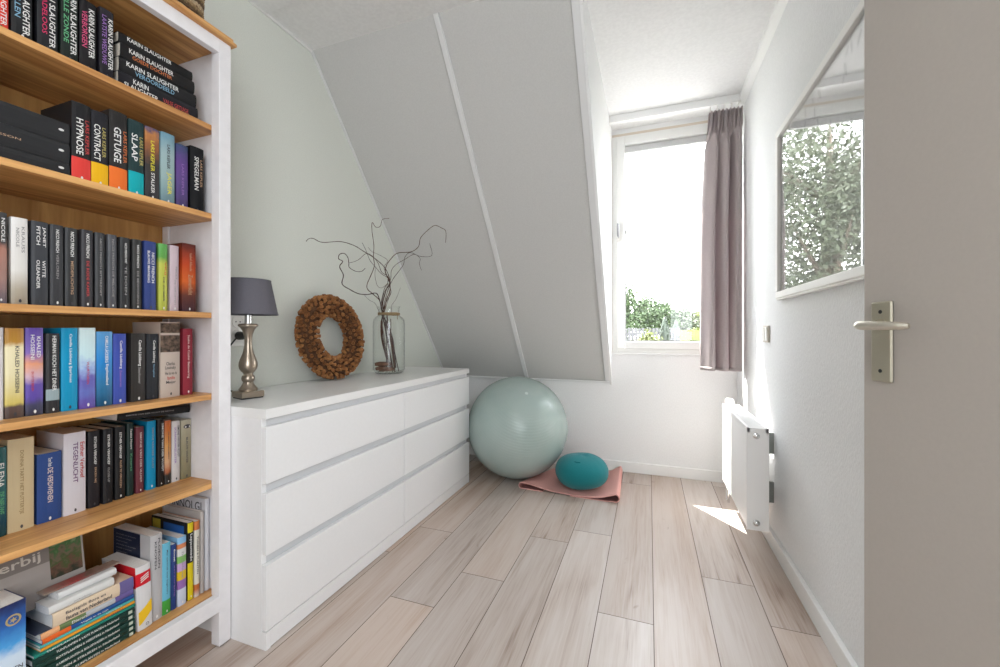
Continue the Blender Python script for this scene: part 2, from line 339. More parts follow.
b.done('hinge', M_alu, door, smooth=True)

# ---------------------------------------------------------------- dresser
def dresser():
    x0, x1, y0, y1 = XL+.008, -1.16, .9785, 2.563
    t = thing('chest_of_drawers', 'long white chest of six drawers standing along the left wall', 'chest of drawers', (x1, (y0+y1)/2, 0))
    b = MB(); b.box(x0, x1, y0, y1, .748, .780); tag(b.done('top', M_dtop, t, bevel=.0015), 'white top board')
    for a in (y0, y1-.018):
        b = MB(); b.prism([(x0, 0), (x1-.0005, 0), (x1-.0005, .058), (x1-.02, .058), (x1-.02, .748), (x0, .748)], 1, a, a+.018); b.done('side_panel', M_dresser, t, bevel=.001)
    b = MB(); b.box(x0+.004, x0+.01, y0+.018, y1-.018, .02, .748); b.done('back_panel', M_dresser, t)
    b = MB(); b.box(x1-.42, x1-.031, (y0+y1)/2-.009, (y0+y1)/2+.009, .058, .748); b.done('partition', M_dresser, t)
    ym = (y0+y1)/2
    b = MB(); b.box(x1-.0215, x1-.0005, y0+.018, ym-.001, .004, .0585); b.box(x1-.0215, x1-.0005, ym+.001, y1-.018, .004, .0585); b.done('plinth', M_dresser, t, bevel=.001)
    for a, c in ((y0+.0005, ym-.0022), (ym+.0022, y1-.0005)):
        for z0, z1 in ((.0620, .2745), (.3065, .506), (.538, .722)):
            b = MB(); b.box(x1-.0185, x1, a, c, z0, z1)
            d = b.done('drawer', M_dresser, t, bevel=.0012)
            b = MB(); b.box(x1-.42, x1-.031, a+.03, c-.03, z0+.02, z1-.035); b.done('drawer_box', M_dresser, d)
    b = MB()
    for z0, z1 in ((.272, .309), (.503, .541), (.719, .748)): b.box(x1-.034, x1-.0205, y0+.018, y1-.018, z0, z1)
    b.done('grip_rail', M_shadowgap, t)  # grey tint paints the shade of the drawer gaps onto white rails
dresser()

# ---------------------------------------------------------------- bookcase
BF, BP = -1.314, -1.353                 # front of the posts, front of the shelves
BY0, BY1 = 0.335, 0.9755
SH = [1.711, 1.420, 1.094, .825, .532, .168]
def bookcase():
    t = thing('bookcase', 'tall white bookcase with pine shelves and pine top full of books', 'bookcase', (BF, (BY0+BY1)/2, 0))
    xb = XL+.008
    for a, c in ((BY0, BY0+.037), (BY1-.0395, BY1)):
        b = MB(); b.box(BP+.0005, BF, a, c, 0.004, 1.985); p = b.done('front_post', M_case, t, bevel=.0025)
        b = MB(); b.box(BP+.006, BF-.006, a+.006, c-.006, 0, .004); tag(b.done('foot_pad', M_black, p), 'black felt foot pad')
        b = MB(); b.box(xb, xb+.04, a, c, 0, .10); b.done('rear_foot', M_case, t, bevel=.002)
    for a, c in ((BY0+.001, BY0+.017), (BY1-.017, BY1-.001)):
        b = MB(); b.box(xb, BP, a, c, .10, 1.985); b.done('side_panel', M_case, t)
        y = c if a < .6 else a; s = 1 if a < .6 else -1
        b = MB(); b.box(xb+.02, xb+.05, min(y, y+s*.005), max(y, y+s*.005), .17, 1.985); sp = b.done('shelf_pin_strip', M_case, t, bevel=.001)
    b = MB(); b.box(xb+.004, xb+.012, BY0+.017, BY1-.017, .12, 1.985); tag(b.done('back_panel', M_woodback, t), 'orange brown pine back panel')
    for i, z in enumerate(SH):
        th = .0175
        b = MB(); b.box(xb+.013, BP if i < 5 else BP+.004, BY0+.018, BY1-.0175, z-th, z)
        tag(b.done('shelf', M_wood, t, bevel=.0012), 'pine shelf board')
    b = MB(); b.box(BP+.012, BF-.0005, BY0+.037, BY1-.037, .118, .1685); b.done('bottom_rail', M_case, t, bevel=.0015)
    b = MB(); b.box(BP+.014, BF-.0005, BY0+.037, BY1-.037, 1.941, 1.985); b.done('top_rail', M_case, t, bevel=.0015)
    b = MB(); b.box(xb, BP+.014, BY0+.018, BY1-.018, 1.966, 1.985); tag(b.done('underside', M_wood, t), 'orange pine underside of the top')
    b = MB(); prof = [(0, 0), (0, .012), (-.006, .012), (-.006, .016), (-.012, .024), (-.04, .024)]
    e = .013
    b.box(xb, BF+e, BY0-e, BY1+e, 1.985, 1.997); b.box(xb, BF+e-.007, BY0-e+.007, BY1+e-.007, 1.997, 2.010)
    tag(b.done('cornice_top', M_wood, t, bevel=.004, seg=3), 'pine top board with moulded edge')
bookcase()

# ---------------------------------------------------------------- books
TC = dict(W=(.78, .78, .76), B=(.22, .42, .58), P=(.62, .03, .13), G=(.12, .42, .2), K=(.62, .08, .2), V=(.28, .14, .42), R=(.5, .05, .05), Y=(.45, .38, .12),
          O=(.6, .17, .05), YB=(.75, .68, .04), N=(.05, .05, .06), T=(.5, .32, .2), S=(.30, .29, .29), C=(.72, .6, .55), T2=(.30, .2, .08), V2=(.12, .03, .14))
TM = {k: mat('ink_'+k, v, .5) for k, v in TC.items()}
def c(r, g, b_):
    if max(r, g, b_) < .11: r, g, b_ = r*.6, g*.6, b_*.6
    return mat('cover_%g_%g_%g' % (r, g, b_), (max(r*.9, .004), max(g*.9, .004), max(b_*.9, .004)), .42, spec=.3)
NG = [0]
def g(stops, noise): NG[0] += 1; return grad_mat('printed_cover_%d' % NG[0], stops, noise)
def cover_u(b, d, w, h, ct=.0012):
    O = [(-d, -w), (-.003, -w), (-.0009, -.62*w), (0, -.22*w), (0, .22*w), (-.0009, .62*w), (-.003, w), (-d, w)]
    I = [(-d, -w+ct), (-.0045, -w+ct), (-.0032, -.62*w+.0004), (-.003, -.22*w), (-.003, .22*w), (-.0032, .62*w-.0004), (-.0045, w-ct), (-d, w-ct)]
    V = [[[b.bm.verts.new((p[0], p[1], z)) for z in (0, h)] for p in L] for L in (O, I)]
    for i in range(7):
        (a0, a1), (c0, c1) = V[0][i], V[0][i+1]; (e0, e1), (f0, f1) = V[1][i], V[1][i+1]
        for q in ((a0, c0, c1, a1), (f0, e0, e1, f1), (a1, c1, f1, e1), (c0, a0, e0, f0)): b.bm.faces.new(q)
    for i in (0, 7): b.bm.faces.new((V[0][i][0], V[0][i][1], V[1][i][1], V[1][i][0]))
def spine_band(t, w, z0, z1, m, name='spine_band'):
    O = [(-.0028, -w-.0001), (-.0007, -.62*w), (.0002, -.22*w), (.0002, .22*w), (-.0007, .62*w), (-.0028, w+.0001)]
    b = MB(); R = [[b.bm.verts.new((p[0]+dx, p[1], z)) for z in (z0, z1)] for dx in (0, -.0006) for p in O]; n = len(O)
    for i in range(n-1):
        b.bm.faces.new((R[i][0], R[i+1][0], R[i+1][1], R[i][1])); b.bm.faces.new((R[n+i+1][0], R[n+i][0], R[n+i][1], R[n+i+1][1]))
        b.bm.faces.new((R[i][1], R[i+1][1], R[n+i+1][1], R[n+i][1])); b.bm.faces.new((R[i+1][0], R[i][0], R[n+i][0], R[n+i+1][0]))
    for i in (0, n-1): b.bm.faces.new((R[i][0], R[i][1], R[n+i][1], R[n+i][0]))
    return b.done(name, m, t, local=True)
def book(label, group, loc, tk, h, m, texts, depth=.14, rot=(0, 0, 0), band=None, pages=None, mark=True, sq=.0006):
    t = thing('book', label, 'book', loc, rot, group); w_ = tk/2
    b = MB(); cover_u(b, depth, w_, h); b.done('cover', m, t, local=True)
    b = MB(); b.box(-depth+.002, -.0042, -w_+.0013, w_-.0013, sq, h-sq); b.done('page_block', pages or M_pages, t, local=True)
    for q in texts:
        s, a0, a1, b0, b1, colr = q[:6]; x = .0006
        if abs((a0+a1)/2-.5) > .3: x = .0002
        if len(q) > 6: lettering(s, t, TM[colr], (x, -w_+a0*tk, h*(1-b1)), (0, 1, 0), (0, 0, 1), (a1-a0)*tk, (b1-b0)*h)
        else: lettering(s, t, TM[colr], (x, -w_+a0*tk, h*(1-b0)), (0, 0, -1), (0, 1, 0), (b1-b0)*h, (a1-a0)*tk)
    if band:
        colr, fr = band[0], band[1]; z0 = band[2]*h if len(band) > 2 else 0.0006
        spine_band(t, w_, z0, fr*h, c(*colr))
    if mark and tk > .017:      # the publisher's small sign at the foot of the spine
        r = min(.0035, tk*.12); b = MB(); b.disc([(.0007, r*.7*math.sin(a*PI/5), h*.045+r*1.3*math.cos(a*PI/5)) for a in range(10)])
        b.done('publisher_mark', TM['W'] if not isinstance(mark, str) else TM[mark], t, local=True, fix=False)
    return t
ROWS = [
('top',-1.372,1.711,[
 (0.467,0.492,0.175,c(.80,.05,.03),[('KARIN SLAUGHTER', 0.45, 0.85, 0.1, 0.93, 'W')],'red hardcover with white spine lettering, leftmost upright book on the top shelf'),
 (0.496,0.531,0.196,c(.025,.027,.03),[('KARIN SLAUGHTER', 0.5, 0.85, 0.12, 0.93, 'W'), ('VALLEN', 0.12, 0.4, 0.4, 0.75, 'B')],'thick black hardcover with pale blue lettering beside the red book, top shelf'),
 (0.539,0.576,0.209,c(.028,.03,.036),[('KARIN SLAUGHTER', 0.55, 0.85, 0.12, 0.93, 'W'), ('GENADELOOS', 0.2, 0.45, 0.2, 0.8, 'P')],'black hardcover with crimson and white lettering, third upright from the left on the top shelf'),
 (0.580,0.613,0.207,c(.02,.032,.026),[('KARIN SLAUGHTER', 0.52, 0.88, 0.1, 0.9, 'W'), ('STILLE ZONDE', 0.12, 0.42, 0.15, 0.78, 'G')],'black hardcover with green and white lettering, fourth upright on the top shelf'),
 (0.616,0.651,0.181,c(.024,.022,.026),[('KARIN SLAUGHTER', 0.5, 0.85, 0.1, 0.8, 'W'), ('VERBORGEN', 0.1, 0.42, 0.16, 0.68, 'K')],'black hardcover with pink and white lettering, second left of the flat stack, top shelf'),
 (0.656,0.687,0.187,c(.026,.024,.034),[('KARIN SLAUGHTER', 0.56, 0.9, 0.12, 0.85, 'W'), ('LAATSTE WEDUWE', 0.12, 0.45, 0.1, 0.8, 'V')],'black hardcover with purple and white lettering, upright against the flat stack of the top shelf'),
]),
('second',-1.382,1.42,[
 (0.604,0.643,0.202,c(.03,.03,.033),[('HYPNOSE', 0.2, 0.58, 0.2, 0.66, 'W'), ('LARS KEPLER', 0.68, 0.88, 0.2, 0.64, 'R')],'thick black paperback with red spine foot on the second shelf',((.8,.06,.05),0.3)),
 (0.644,0.681,0.200,c(.03,.03,.04),[('CONTRACT', 0.12, 0.5, 0.18, 0.66, 'W'), ('LARS KEPLER', 0.6, 0.82, 0.2, 0.6, 'Y')],'black paperback with yellow spine foot on the second shelf',((.9,.50,.01),0.31)),
 (0.683,0.725,0.221,c(.045,.042,.042),[('GETUIGE', 0.22, 0.62, 0.2, 0.64, 'W'), ('LARS KEPLER', 0.75, 0.95, 0.22, 0.62, 'O')],'black paperback with orange spine foot on the second shelf',((.9,.19,.03),0.3)),
 (0.726,0.764,0.216,c(.03,.075,.08),[('SLAAP', 0.15, 0.55, 0.18, 0.54, 'W'), ('LARS KEPLER', 0.68, 0.92, 0.2, 0.58, 'Y')],'dark teal paperback with cyan spine foot on the second shelf',((.0,.42,.47),0.32)),
 (0.767,0.805,0.215,g([(0,.03,.03,.035),(.5,.035,.03,.03),(.75,.3,.11,.04),(.9,.5,.2,.06),(1,.05,.06,.15)],.25),[('LARS KEPLER', 0.35, 0.62, 0.18, 0.6, 'YB'), ('STALKER', 0.38, 0.62, 0.62, 0.9, 'W')],'black thriller with an orange glow and yellow lettering on the second shelf'),
 (0.807,0.846,0.217,g([(0,.12,.22,.26),(.4,.3,.42,.42),(.7,.32,.44,.46),(1,.12,.27,.36)],.12),[('JAGER', 0.35, 0.72, 0.55, 0.86, 'YB'), ('LARS KEPLER', 0.4, 0.62, 0.16, 0.5, 'N')],'pale blue grey paperback with big yellow lettering on the second shelf'),
 (0.851,0.886,0.200,g([(0,.06,.04,.14),(.4,.10,.06,.22),(.7,.12,.05,.24),(1,.03,.06,.14)],.3),[('LARS KEPLER', 0.4, 0.6, 0.3, 0.8, 'V')],'purple paperback with cloudy artwork on the second shelf'),
 (0.894,0.936,0.212,c(.018,.02,.024),[('SPIEGELMAN', 0.25, 0.58, 0.15, 0.66, 'W'), ('LARS KEPLER', 0.68, 0.86, 0.18, 0.6, 'T')],'black paperback with white slanted lettering, rightmost on the second shelf'),
]),
('third',-1.392,1.094,[
 (0.476,0.497,0.210,g([(0,.10,.09,.12),(.3,.35,.2,.17),(.6,.42,.2,.15),(.7,.04,.035,.035),(1,.05,.05,.05)],.15),[('NICOLE', 0.5, 0.8, 0.06, 0.32, 'W')],'sunset coloured paperback with a dark top, leftmost on the third shelf'),
 (0.503,0.531,0.205,g([(0,.32,.27,.2),(.18,.42,.37,.29),(.4,.72,.70,.66),(1,.78,.76,.74)],.05),[('NICOLE', 0.25, 0.45, 0.12, 0.34, 'S'), ('KRAUSS', 0.58, 0.78, 0.1, 0.4, 'S')],'cream paperback fading to sandy brown at the foot on the third shelf'),
 (0.537,0.567,0.205,c(.085,.09,.105),[('JANET', 0.6, 0.82, 0.06, 0.3, 'W'), ('FITCH', 0.25, 0.48, 0.06, 0.28, 'W'), ('WITTE', 0.6, 0.8, 0.46, 0.66, 'W'), ('OLEANDER', 0.25, 0.46, 0.46, 0.8, 'W')],'wide slate grey paperback with two rows of white lettering on the third shelf'),
 (0.569,0.594,0.204,c(.07,.072,.08),[('NICCI FRENCH', 0.38, 0.62, 0.06, 0.34, 'W'), ('VERLOREN', 0.4, 0.6, 0.36, 0.66, 'S')],'slate grey thriller directly right of the wide two row slate book on the third shelf'),
 (0.597,0.622,0.203,c(.065,.068,.072),[('NICCI FRENCH', 0.38, 0.66, 0.05, 0.36, 'W'), ('MEDEPLICHTIG', 0.4, 0.62, 0.42, 0.84, 'T')],'slate thriller with beige title lettering, second of the slim slate row on the third shelf'),
 (0.628,0.652,0.205,c(.075,.072,.082),[('NICCI FRENCH', 0.36, 0.64, 0.05, 0.36, 'W'), ('DE RODE KAMER', 0.38, 0.62, 0.4, 0.86, 'R')],'slate thriller with reddish title lettering, third of the slim slate row on the third shelf'),
 (0.657,0.678,0.204,c(.08,.082,.088),[('NICCI FRENCH BITTERZOET', 0.42, 0.6, 0.08, 0.84, 'S')],'slate thriller, fourth of the slim slate row on the third shelf'),
 (0.685,0.706,0.205,c(.095,.098,.11),[('NICCI FRENCH DE MELODIE', 0.4, 0.62, 0.06, 0.84, 'S')],'lightest slate thriller, fifth of the slim slate row on the third shelf'),
 (0.711,0.735,0.203,c(.05,.052,.056),[('NICCI FRENCH WAT', 0.42, 0.64, 0.08, 0.36, 'W'), ('TE DOEN', 0.42, 0.64, 0.4, 0.8, 'S')],'darkest slate thriller, sixth of the slim slate row on the third shelf'),
 (0.742,0.765,0.204,c(.07,.07,.068),[('NICCI FRENCH', 0.4, 0.64, 0.08, 0.4, 'W'), ('DE BEWONING', 0.4, 0.62, 0.45, 0.92, 'S')],'slate thriller touching the navy blue book on the third shelf'),
 (0.770,0.801,0.205,c(.035,.06,.22),[('NICCI FRENCH', 0.55, 0.8, 0.16, 0.6, 'W'), ('BLAUWE MAANDAG', 0.2, 0.42, 0.14, 0.6, 'W')],'navy blue paperback with white lettering on the third shelf'),
 (0.808,0.833,0.205,g([(0,.42,.46,.06),(.7,.5,.52,.08),(.8,.1,.33,.06),(1,.12,.4,.1)],.1),[('VRIJ', 0.55, 0.8, 0.26, 0.46, 'O'), ('DE ZOMER', 0.42, 0.58, 0.5, 0.86, 'N')],'lime green paperback with a leafy top on the third shelf'),
 (0.840,0.866,0.206,c(.62,.50,.55),[('NICCI', 0.55, 0.75, 0.32, 0.5, 'S'), ('DE VERGETEN', 0.42, 0.58, 0.52, 0.9, 'S')],'pale pink slim paperback on the third shelf'),
 (0.874,0.916,0.220,g([(0,.05,.02,.03),(.25,.12,.03,.02),(.45,.62,.12,.02),(.7,.45,.05,.01),(1,.08,.015,.012)],.12),[('Isabel Allende', 0.5, 0.68, 0.14, 0.4, 'T'), ('Zomerlicht', 0.4, 0.72, 0.45, 0.75, 'T')],'fiery orange red paperback, rightmost on the third shelf'),
]),
('fourth',-1.414,0.825,[
 (0.480,0.499,0.215,c(.75,.73,.74),[],'white paperback, leftmost on the fourth shelf'),
 (0.501,0.533,0.214,g([(0,.08,.05,.04),(.12,.10,.06,.05),(.16,.62,.5,.12),(.5,.8,.72,.45),(.78,.85,.77,.5),(.85,.5,.25,.03),(1,.42,.2,.03)],.1),[('KHALED HOSSEINI', 0.5, 0.72, 0.2, 0.72, 'N')],'cream paperback with golden leafy top and dark foot on the fourth shelf'),
 (0.535,0.567,0.215,g([(0,.03,.03,.05),(.12,.05,.05,.12),(.2,.1,.06,.36),(.35,.12,.07,.38),(.45,.62,.42,.5),(.58,.75,.33,.18),(.72,.2,.12,.45),(1,.11,.06,.36)],.12),[('KHALED', 0.6, 0.82, 0.1, 0.34, 'W'), ('HOSSEINI', 0.25, 0.48, 0.08, 0.36, 'W'), ('EN UIT DE BERGEN', 0.3, 0.44, 0.5, 0.72, 'R')],'purple paperback with a glowing orange band on the fourth shelf'),
 (0.570,0.596,0.201,c(.05,.048,.055),[('HERMAN KOCH HET DINER', 0.42, 0.72, 0.03, 0.72, 'W')],'black paperback with a grey band near the foot, between purple and cyan books',((.33,.42,.45),0.3,0.16)),
 (0.599,0.632,0.215,c(.0,.31,.56),[('Camilla Läckberg IJsprinses', 0.42, 0.62, 0.07, 0.66, 'W')],'plain cyan blue paperback with white spine lettering on the fourth shelf'),
 (0.634,0.668,0.216,g([(0,.12,.06,.36),(.2,.12,.16,.5),(.35,.12,.1,.42),(.5,.3,.42,.7),(.65,.55,.75,.8),(1,.62,.78,.8)],.25),[('VUURTOREN', 0.4, 0.56, 0.42, 0.7, 'R')],'icy light blue paperback turning purple at the foot on the fourth shelf'),
 (0.670,0.706,0.206,g([(0,.0,.07,.16),(.3,.02,.17,.36),(.6,.01,.22,.58),(1,.1,.33,.62)],.15),[('CAMILLA LÄCKBERG', 0.5, 0.74, 0.06, 0.42, 'W'), ('Engeleneiland', 0.5, 0.72, 0.44, 0.72, 'W')],'marine blue paperback with lighter centre on the fourth shelf'),
 (0.708,0.739,0.200,c(.055,.09,.42),[('Camilla Läckberg', 0.42, 0.66, 0.1, 0.5, 'W'), ('Zeemeermin', 0.45, 0.62, 0.52, 0.76, 'V')],'royal blue paperback left of the two dark books on the fourth shelf'),
 (0.749,0.786,0.201,c(.055,.05,.046),[('Camilla Läckberg', 0.42, 0.68, 0.1, 0.48, 'W'), ('Steenhouwer', 0.45, 0.64, 0.5, 0.74, 'S')],'dark brown paperback right of the royal blue book on the fourth shelf'),
 (0.789,0.822,0.199,c(.04,.045,.055),[('Camilla Läckberg', 0.42, 0.68, 0.1, 0.44, 'W'), ('Oorlogskind', 0.45, 0.62, 0.46, 0.66, 'B')],'dark slate paperback left of the tall beige book on the fourth shelf'),
 (0.825,0.881,0.236,c(.60,.50,.43),[('Charles', 0.25, 0.7, 0.53, 0.575, 'N', 1), ('Lewinsky', 0.2, 0.75, 0.585, 0.64, 'N', 1), ('Het lot van de', 0.2, 0.8, 0.66, 0.7, 'N', 1), ('familie', 0.3, 0.7, 0.72, 0.765, 'R', 1), ('Meijer', 0.25, 0.75, 0.78, 0.83, 'N', 1)],'tall wide beige book with sepia street photos on its spine on the fourth shelf'),
 (0.891,0.921,0.216,c(.30,.03,.05),[('Saskia de Coster Betovering', 0.35, 0.65, 0.1, 0.75, 'C')],'slim dark red hardcover, rightmost on the fourth shelf'),
]),
('fifth',-1.478,0.532,[
 (0.492,0.527,0.218,g([(0,.01,.06,.06),(.15,.0,.05,.09),(.4,.02,.12,.12),(1,.01,.09,.09)],.1),[('ELENA', 0.55, 0.85, 0.18, 0.45, 'W'), ('DE NIEUWE', 0.6, 0.85, 0.5, 0.75, 'G')],'dark green hardcover, leftmost on the fifth shelf'),
 (0.528,0.575,0.231,c(.66,.53,.32),[('DONNA TARTT HET PUTTERTJE', 0.4, 0.58, 0.13, 0.82, 'T2')],'thick cream yellow hardcover on the fifth shelf'),
 (0.580,0.628,0.180,c(.03,.075,.26),[('Tom Rob', 0.42, 0.58, 0.07, 0.2, 'W'), ('DE VERDWENEN', 0.4, 0.62, 0.22, 0.72, 'C')],'shorter royal blue hardcover between two thick pale books on the fifth shelf'),
 (0.630,0.677,0.222,c(.72,.69,.74),[('TEGENLICHT', 0.4, 0.62, 0.12, 0.62, 'V2'), ('Esther Verhoef', 0.72, 0.92, 0.13, 0.58, 'R')],'thick white book with dark purple and red lettering on the fifth shelf'),
 (0.682,0.709,0.217,c(.03,.027,.034),[('ESTHER VERHOEF', 0.45, 0.66, 0.08, 0.44, 'W'), ('ERKEN MIJ', 0.45, 0.66, 0.48, 0.68, 'T')],'black paperback right beside the thick white book on the fifth shelf'),
 (0.715,0.738,0.216,c(.028,.028,.032),[('ESTHER VERHOEF', 0.38, 0.62, 0.08, 0.48, 'W'), ('CLOSE-UP', 0.4, 0.62, 0.52, 0.72, 'S')],'black paperback, second right of the thick white book on the fifth shelf'),
 (0.744,0.769,0.216,c(.026,.026,.028),[('ESTHER VERHOEF', 0.36, 0.58, 0.08, 0.44, 'W'), ('ALLES TE VERLIEZEN', 0.4, 0.6, 0.46, 0.84, 'T')],'black paperback left of the slim dark green book on the fifth shelf'),
 (0.774,0.792,0.220,c(.02,.05,.045),[('Saskia Noort', 0.4, 0.66, 0.08, 0.36, 'W'), ('Koorts', 0.4, 0.66, 0.42, 0.66, 'G')],'slim dark green paperback on the fifth shelf'),
 (0.796,0.817,0.204,c(.16,.035,.05),[('SIMONE VAN DER VLUGT', 0.4, 0.64, 0.08, 0.84, 'C')],'slim maroon paperback left of the bright blue one on the fifth shelf'),
 (0.825,0.851,0.216,c(.0,.28,.52),[('SIMONE VAN DER VLUGT', 0.5, 0.7, 0.1, 0.7, 'S')],'slim bright cyan paperback on the fifth shelf'),
 (0.854,0.873,0.216,c(.02,.014,.014),[('SIMONE VAN DER VLUGT', 0.55, 0.85, 0.06, 0.78, 'W')],'slim black paperback between cyan and orange ones on the fifth shelf'),
 (0.875,0.895,0.208,g([(0,.02,.02,.02),(.14,.02,.02,.02),(.2,.4,.12,.05),(.35,.62,.36,.2),(.6,.65,.3,.08),(.85,.5,.13,.02),(1,.45,.1,.02)],.15),[('IN MIJN DROMEN', 0.4, 0.62, 0.18, 0.6, 'N')],'slim orange paperback with a black foot on the fifth shelf'),
 (0.897,0.923,0.201,c(.68,.66,.66),[('SIMONE VAN DER VLUGT', 0.62, 0.85, 0.08, 0.6, 'N'), ('SCHADUWZUSTER', 0.25, 0.48, 0.1, 0.7, 'V')],'slim white paperback on the fifth shelf'),
 (0.925,0.957,0.199,g([(0,.2,.18,.10),(.55,.3,.27,.17),(.85,.4,.37,.26),(1,.45,.42,.32)],.15),[('BLAUW WATER', 0.42, 0.62, 0.3, 0.74, 'N')],'beige olive paperback with an eye printed on its spine, rightmost on the fifth shelf'),
]),
('bottom',-1.383,0.168,[
 (0.780,0.812,0.256,c(.52,.51,.52),[('PLOEGEN', 0.6, 0.78, 0.05, 0.4, 'N'), ('KNOPEN', 0.3, 0.48, 0.08, 0.4, 'N')],'thick grey book with navy front cover, upright on the bottom shelf'),
 (0.812,0.836,0.217,c(.16,.52,.70),[('Mijn tuinboek voor beginners', 0.4, 0.62, 0.1, 0.72, 'N')],'slim light blue book with a green foot on the bottom shelf',((.06,.36,.05),0.2)),
 (0.837,0.854,0.202,c(.02,.05,.20),[('Bonsai', 0.4, 0.66, 0.08, 0.26, 'W'), ('verzorging', 0.4, 0.62, 0.32, 0.8, 'V')],'slim navy book with pale lettering on the bottom shelf'),
 (0.855,0.881,0.215,g([(0,.5,.58,.75),(.24,.6,.64,.75),(.25,.3,.14,.42),(.37,.3,.14,.42),(.38,.72,.48,.02),(.5,.72,.48,.02),(.51,.55,.36,.62),(.62,.55,.36,.62),(.63,.22,.48,.12),(.72,.22,.48,.12),(.73,.66,.65,.64),(.83,.66,.65,.64),(.84,.6,.2,.08),(.9,.6,.2,.08),(.91,.25,.5,.75),(1,.25,.5,.75)],0),[('De verfdoos', 0.4, 0.6, 0.22, 0.6, 'S')],'book with rainbow striped spine on the bottom shelf'),
 (0.885,0.904,0.249,c(.015,.015,.016),[('Lapjesmode', 0.25, 0.75, 0.15, 0.5, 'W')],'tall black and yellow guide on the bottom shelf'),
 (0.905,0.922,0.245,g([(0,.62,.62,.6),(.1,.5,.14,.03),(.16,.5,.14,.03),(.17,.66,.64,.56),(.88,.66,.64,.56),(.89,.55,.15,.04),(1,.6,.2,.05)],0),[('TUINEN & PLANTEN', 0.35, 0.65, 0.2, 0.7, 'N')],'tall cream guide with orange bands on the bottom shelf'),
 (0.925,0.938,0.268,c(.50,.46,.44),[],'tall slim beige book, second from the right end of the bottom shelf'),
]),
]
DEPTH = dict(top=.15, second=.145, third=.135, fourth=.14, fifth=.135, bottom=.18)
BK = {}
for shelf, X, z, rows in ROWS:
    for i, r in enumerate(rows):
        y0, y1, h, m, texts, label = r[:6]; tk = y1-y0-.0012
        big = shelf == 'bottom'
        BK[label[:15]] = book(label, 'books upright on the %s shelf' % shelf, (X-(i*37 % 5)*.0008, (y0+y1)/2, z+.0003), tk, h, m, texts, DEPTH[shelf], band=r[6] if len(r) > 6 else None,
             pages=M_pageswhite if big else None, mark='N' if 'cream' in label or 'beige' in label or 'white' in label else True)
# the flat stacks: a lying book is the upright one turned a quarter about its spine normal
def lying(label, group, X, y0, y1, z0, z1, m, texts, depth, tilt=0, pages=None, mark=False, band=None):
    return book(label, group, (X, y1, (z0+z1)/2), z1-z0-.0008, y1-y0, m, texts, depth, (PI/2+tilt, 0, 0), pages=pages, mark=mark, band=band)
G1 = 'black books lying flat on the top shelf'
lying('thick black hardcover at the bottom of the flat stack, red title lettering, top shelf', G1, -1.375, .698, .909, 1.7115, 1.7545, c(.022, .022, .03), [('KARIN', .52, .86, .16, .34, 'W'), ('SLAUGHTER', .1, .42, .06, .46, 'W'), ('VALSE GETUIGE', .25, .55, .52, .86, 'R')], .14)
lying('black hardcover with pale blue title lettering, second from the bottom of the flat stack', G1, -1.376, .700, .905, 1.7548, 1.7955, c(.022, .022, .024), [('KARIN SLAUGHTER', .52, .86, .08, .74, 'W'), ('VEROORDEELD', .12, .44, .18, .68, 'B')], .14)
lying('black hardcover with orange title lettering, third from the bottom of the flat stack', G1, -1.374, .702, .898, 1.7958, 1.8345, c(.02, .02, .022), [('KARIN SLAUGHTER', .5, .85, .1, .68, 'W'), ('GOEDE DOCHTER', .15, .42, .14, .66, 'O')], .14)
lying('thinner black hardcover lying topmost on the flat stack of the top shelf', G1, -1.376, .699, .893, 1.8348, 1.8635, c(.018, .018, .02), [('KARIN SLAUGHTER', .45, .85, .1, .68, 'W')], .135)
G2 = 'charcoal books lying flat on the second shelf'
for lab, z0, z1, y0 in (('bottom charcoal hardcover of the flat stack on the second shelf', 1.4203, 1.4562, .382), ('middle charcoal hardcover of the flat stack with faint red lettering, second shelf', 1.4565, 1.5072, .386), ('topmost charcoal hardcover of the flat stack on the second shelf', 1.5075, 1.5585, .384)):
    t = lying(lab, G2, -1.385, y0, .601, z0, z1, c(.045, .046, .05), [('STIEG LARSSON', .44, .54, .12, .6, 'T')] if 'middle' in lab else [], .15)
    b = MB(); r = .0045; b.disc([(.0007, .004+r*.7*math.cos(a*PI/5), .016+r*1.2*math.sin(a*PI/5)) for a in range(10)]); b.done('publisher_mark', TM['W'], t, local=True, fix=False)
book('black paperback lying flat on top of the upright books, fifth shelf', 'books on the fifth shelf', (-1.474, .949, .7692), .0265, .2035, c(.02, .02, .022), [('SIMONE VAN DER VLUGT DE REÜNIE', .42, .6, .1, .75, 'S')], .15, (PI/2-.052, 0, 0), pages=M_pageswhite, mark=False)
# bottom shelf, flat stack
G6 = 'guides lying flat on the bottom shelf'; z = .1684
TT = ['TUINPLANTEN & VASTE PLANTEN in Nederland', 'ROTSPLANTEN & HEESTERS in Nederland', 'KAMERPLANTEN & BOLGEWASSEN in Nederland', 'ROZEN & STRUIKEN in Nederland', 'BOMEN & KLIMPLANTEN in Nederland']
nth = ['lowest dark green guide at the foot of the flat stack', 'second lowest dark green guide in the flat stack', 'middle dark green guide of the five in the flat stack', 'second highest dark green guide of the five in the flat stack', 'highest dark green guide of the five in the flat stack']
for i in range(5):
    t = lying(nth[i], G6, -1.376+.0006*(i % 3), .531, .738-.0006*i, z, z+.0157, c(.012, .065, .05), [(TT[4-i], .3, .68, .2, .82, 'W')], .19, pages=M_pageswhite)
    b = MB(); b.box(.0003, .0008, -.004, .004, .006, .015); b.done('emblem', mat('emblem_grey', (.55, .6, .5), .5), t, local=True); z += .0158
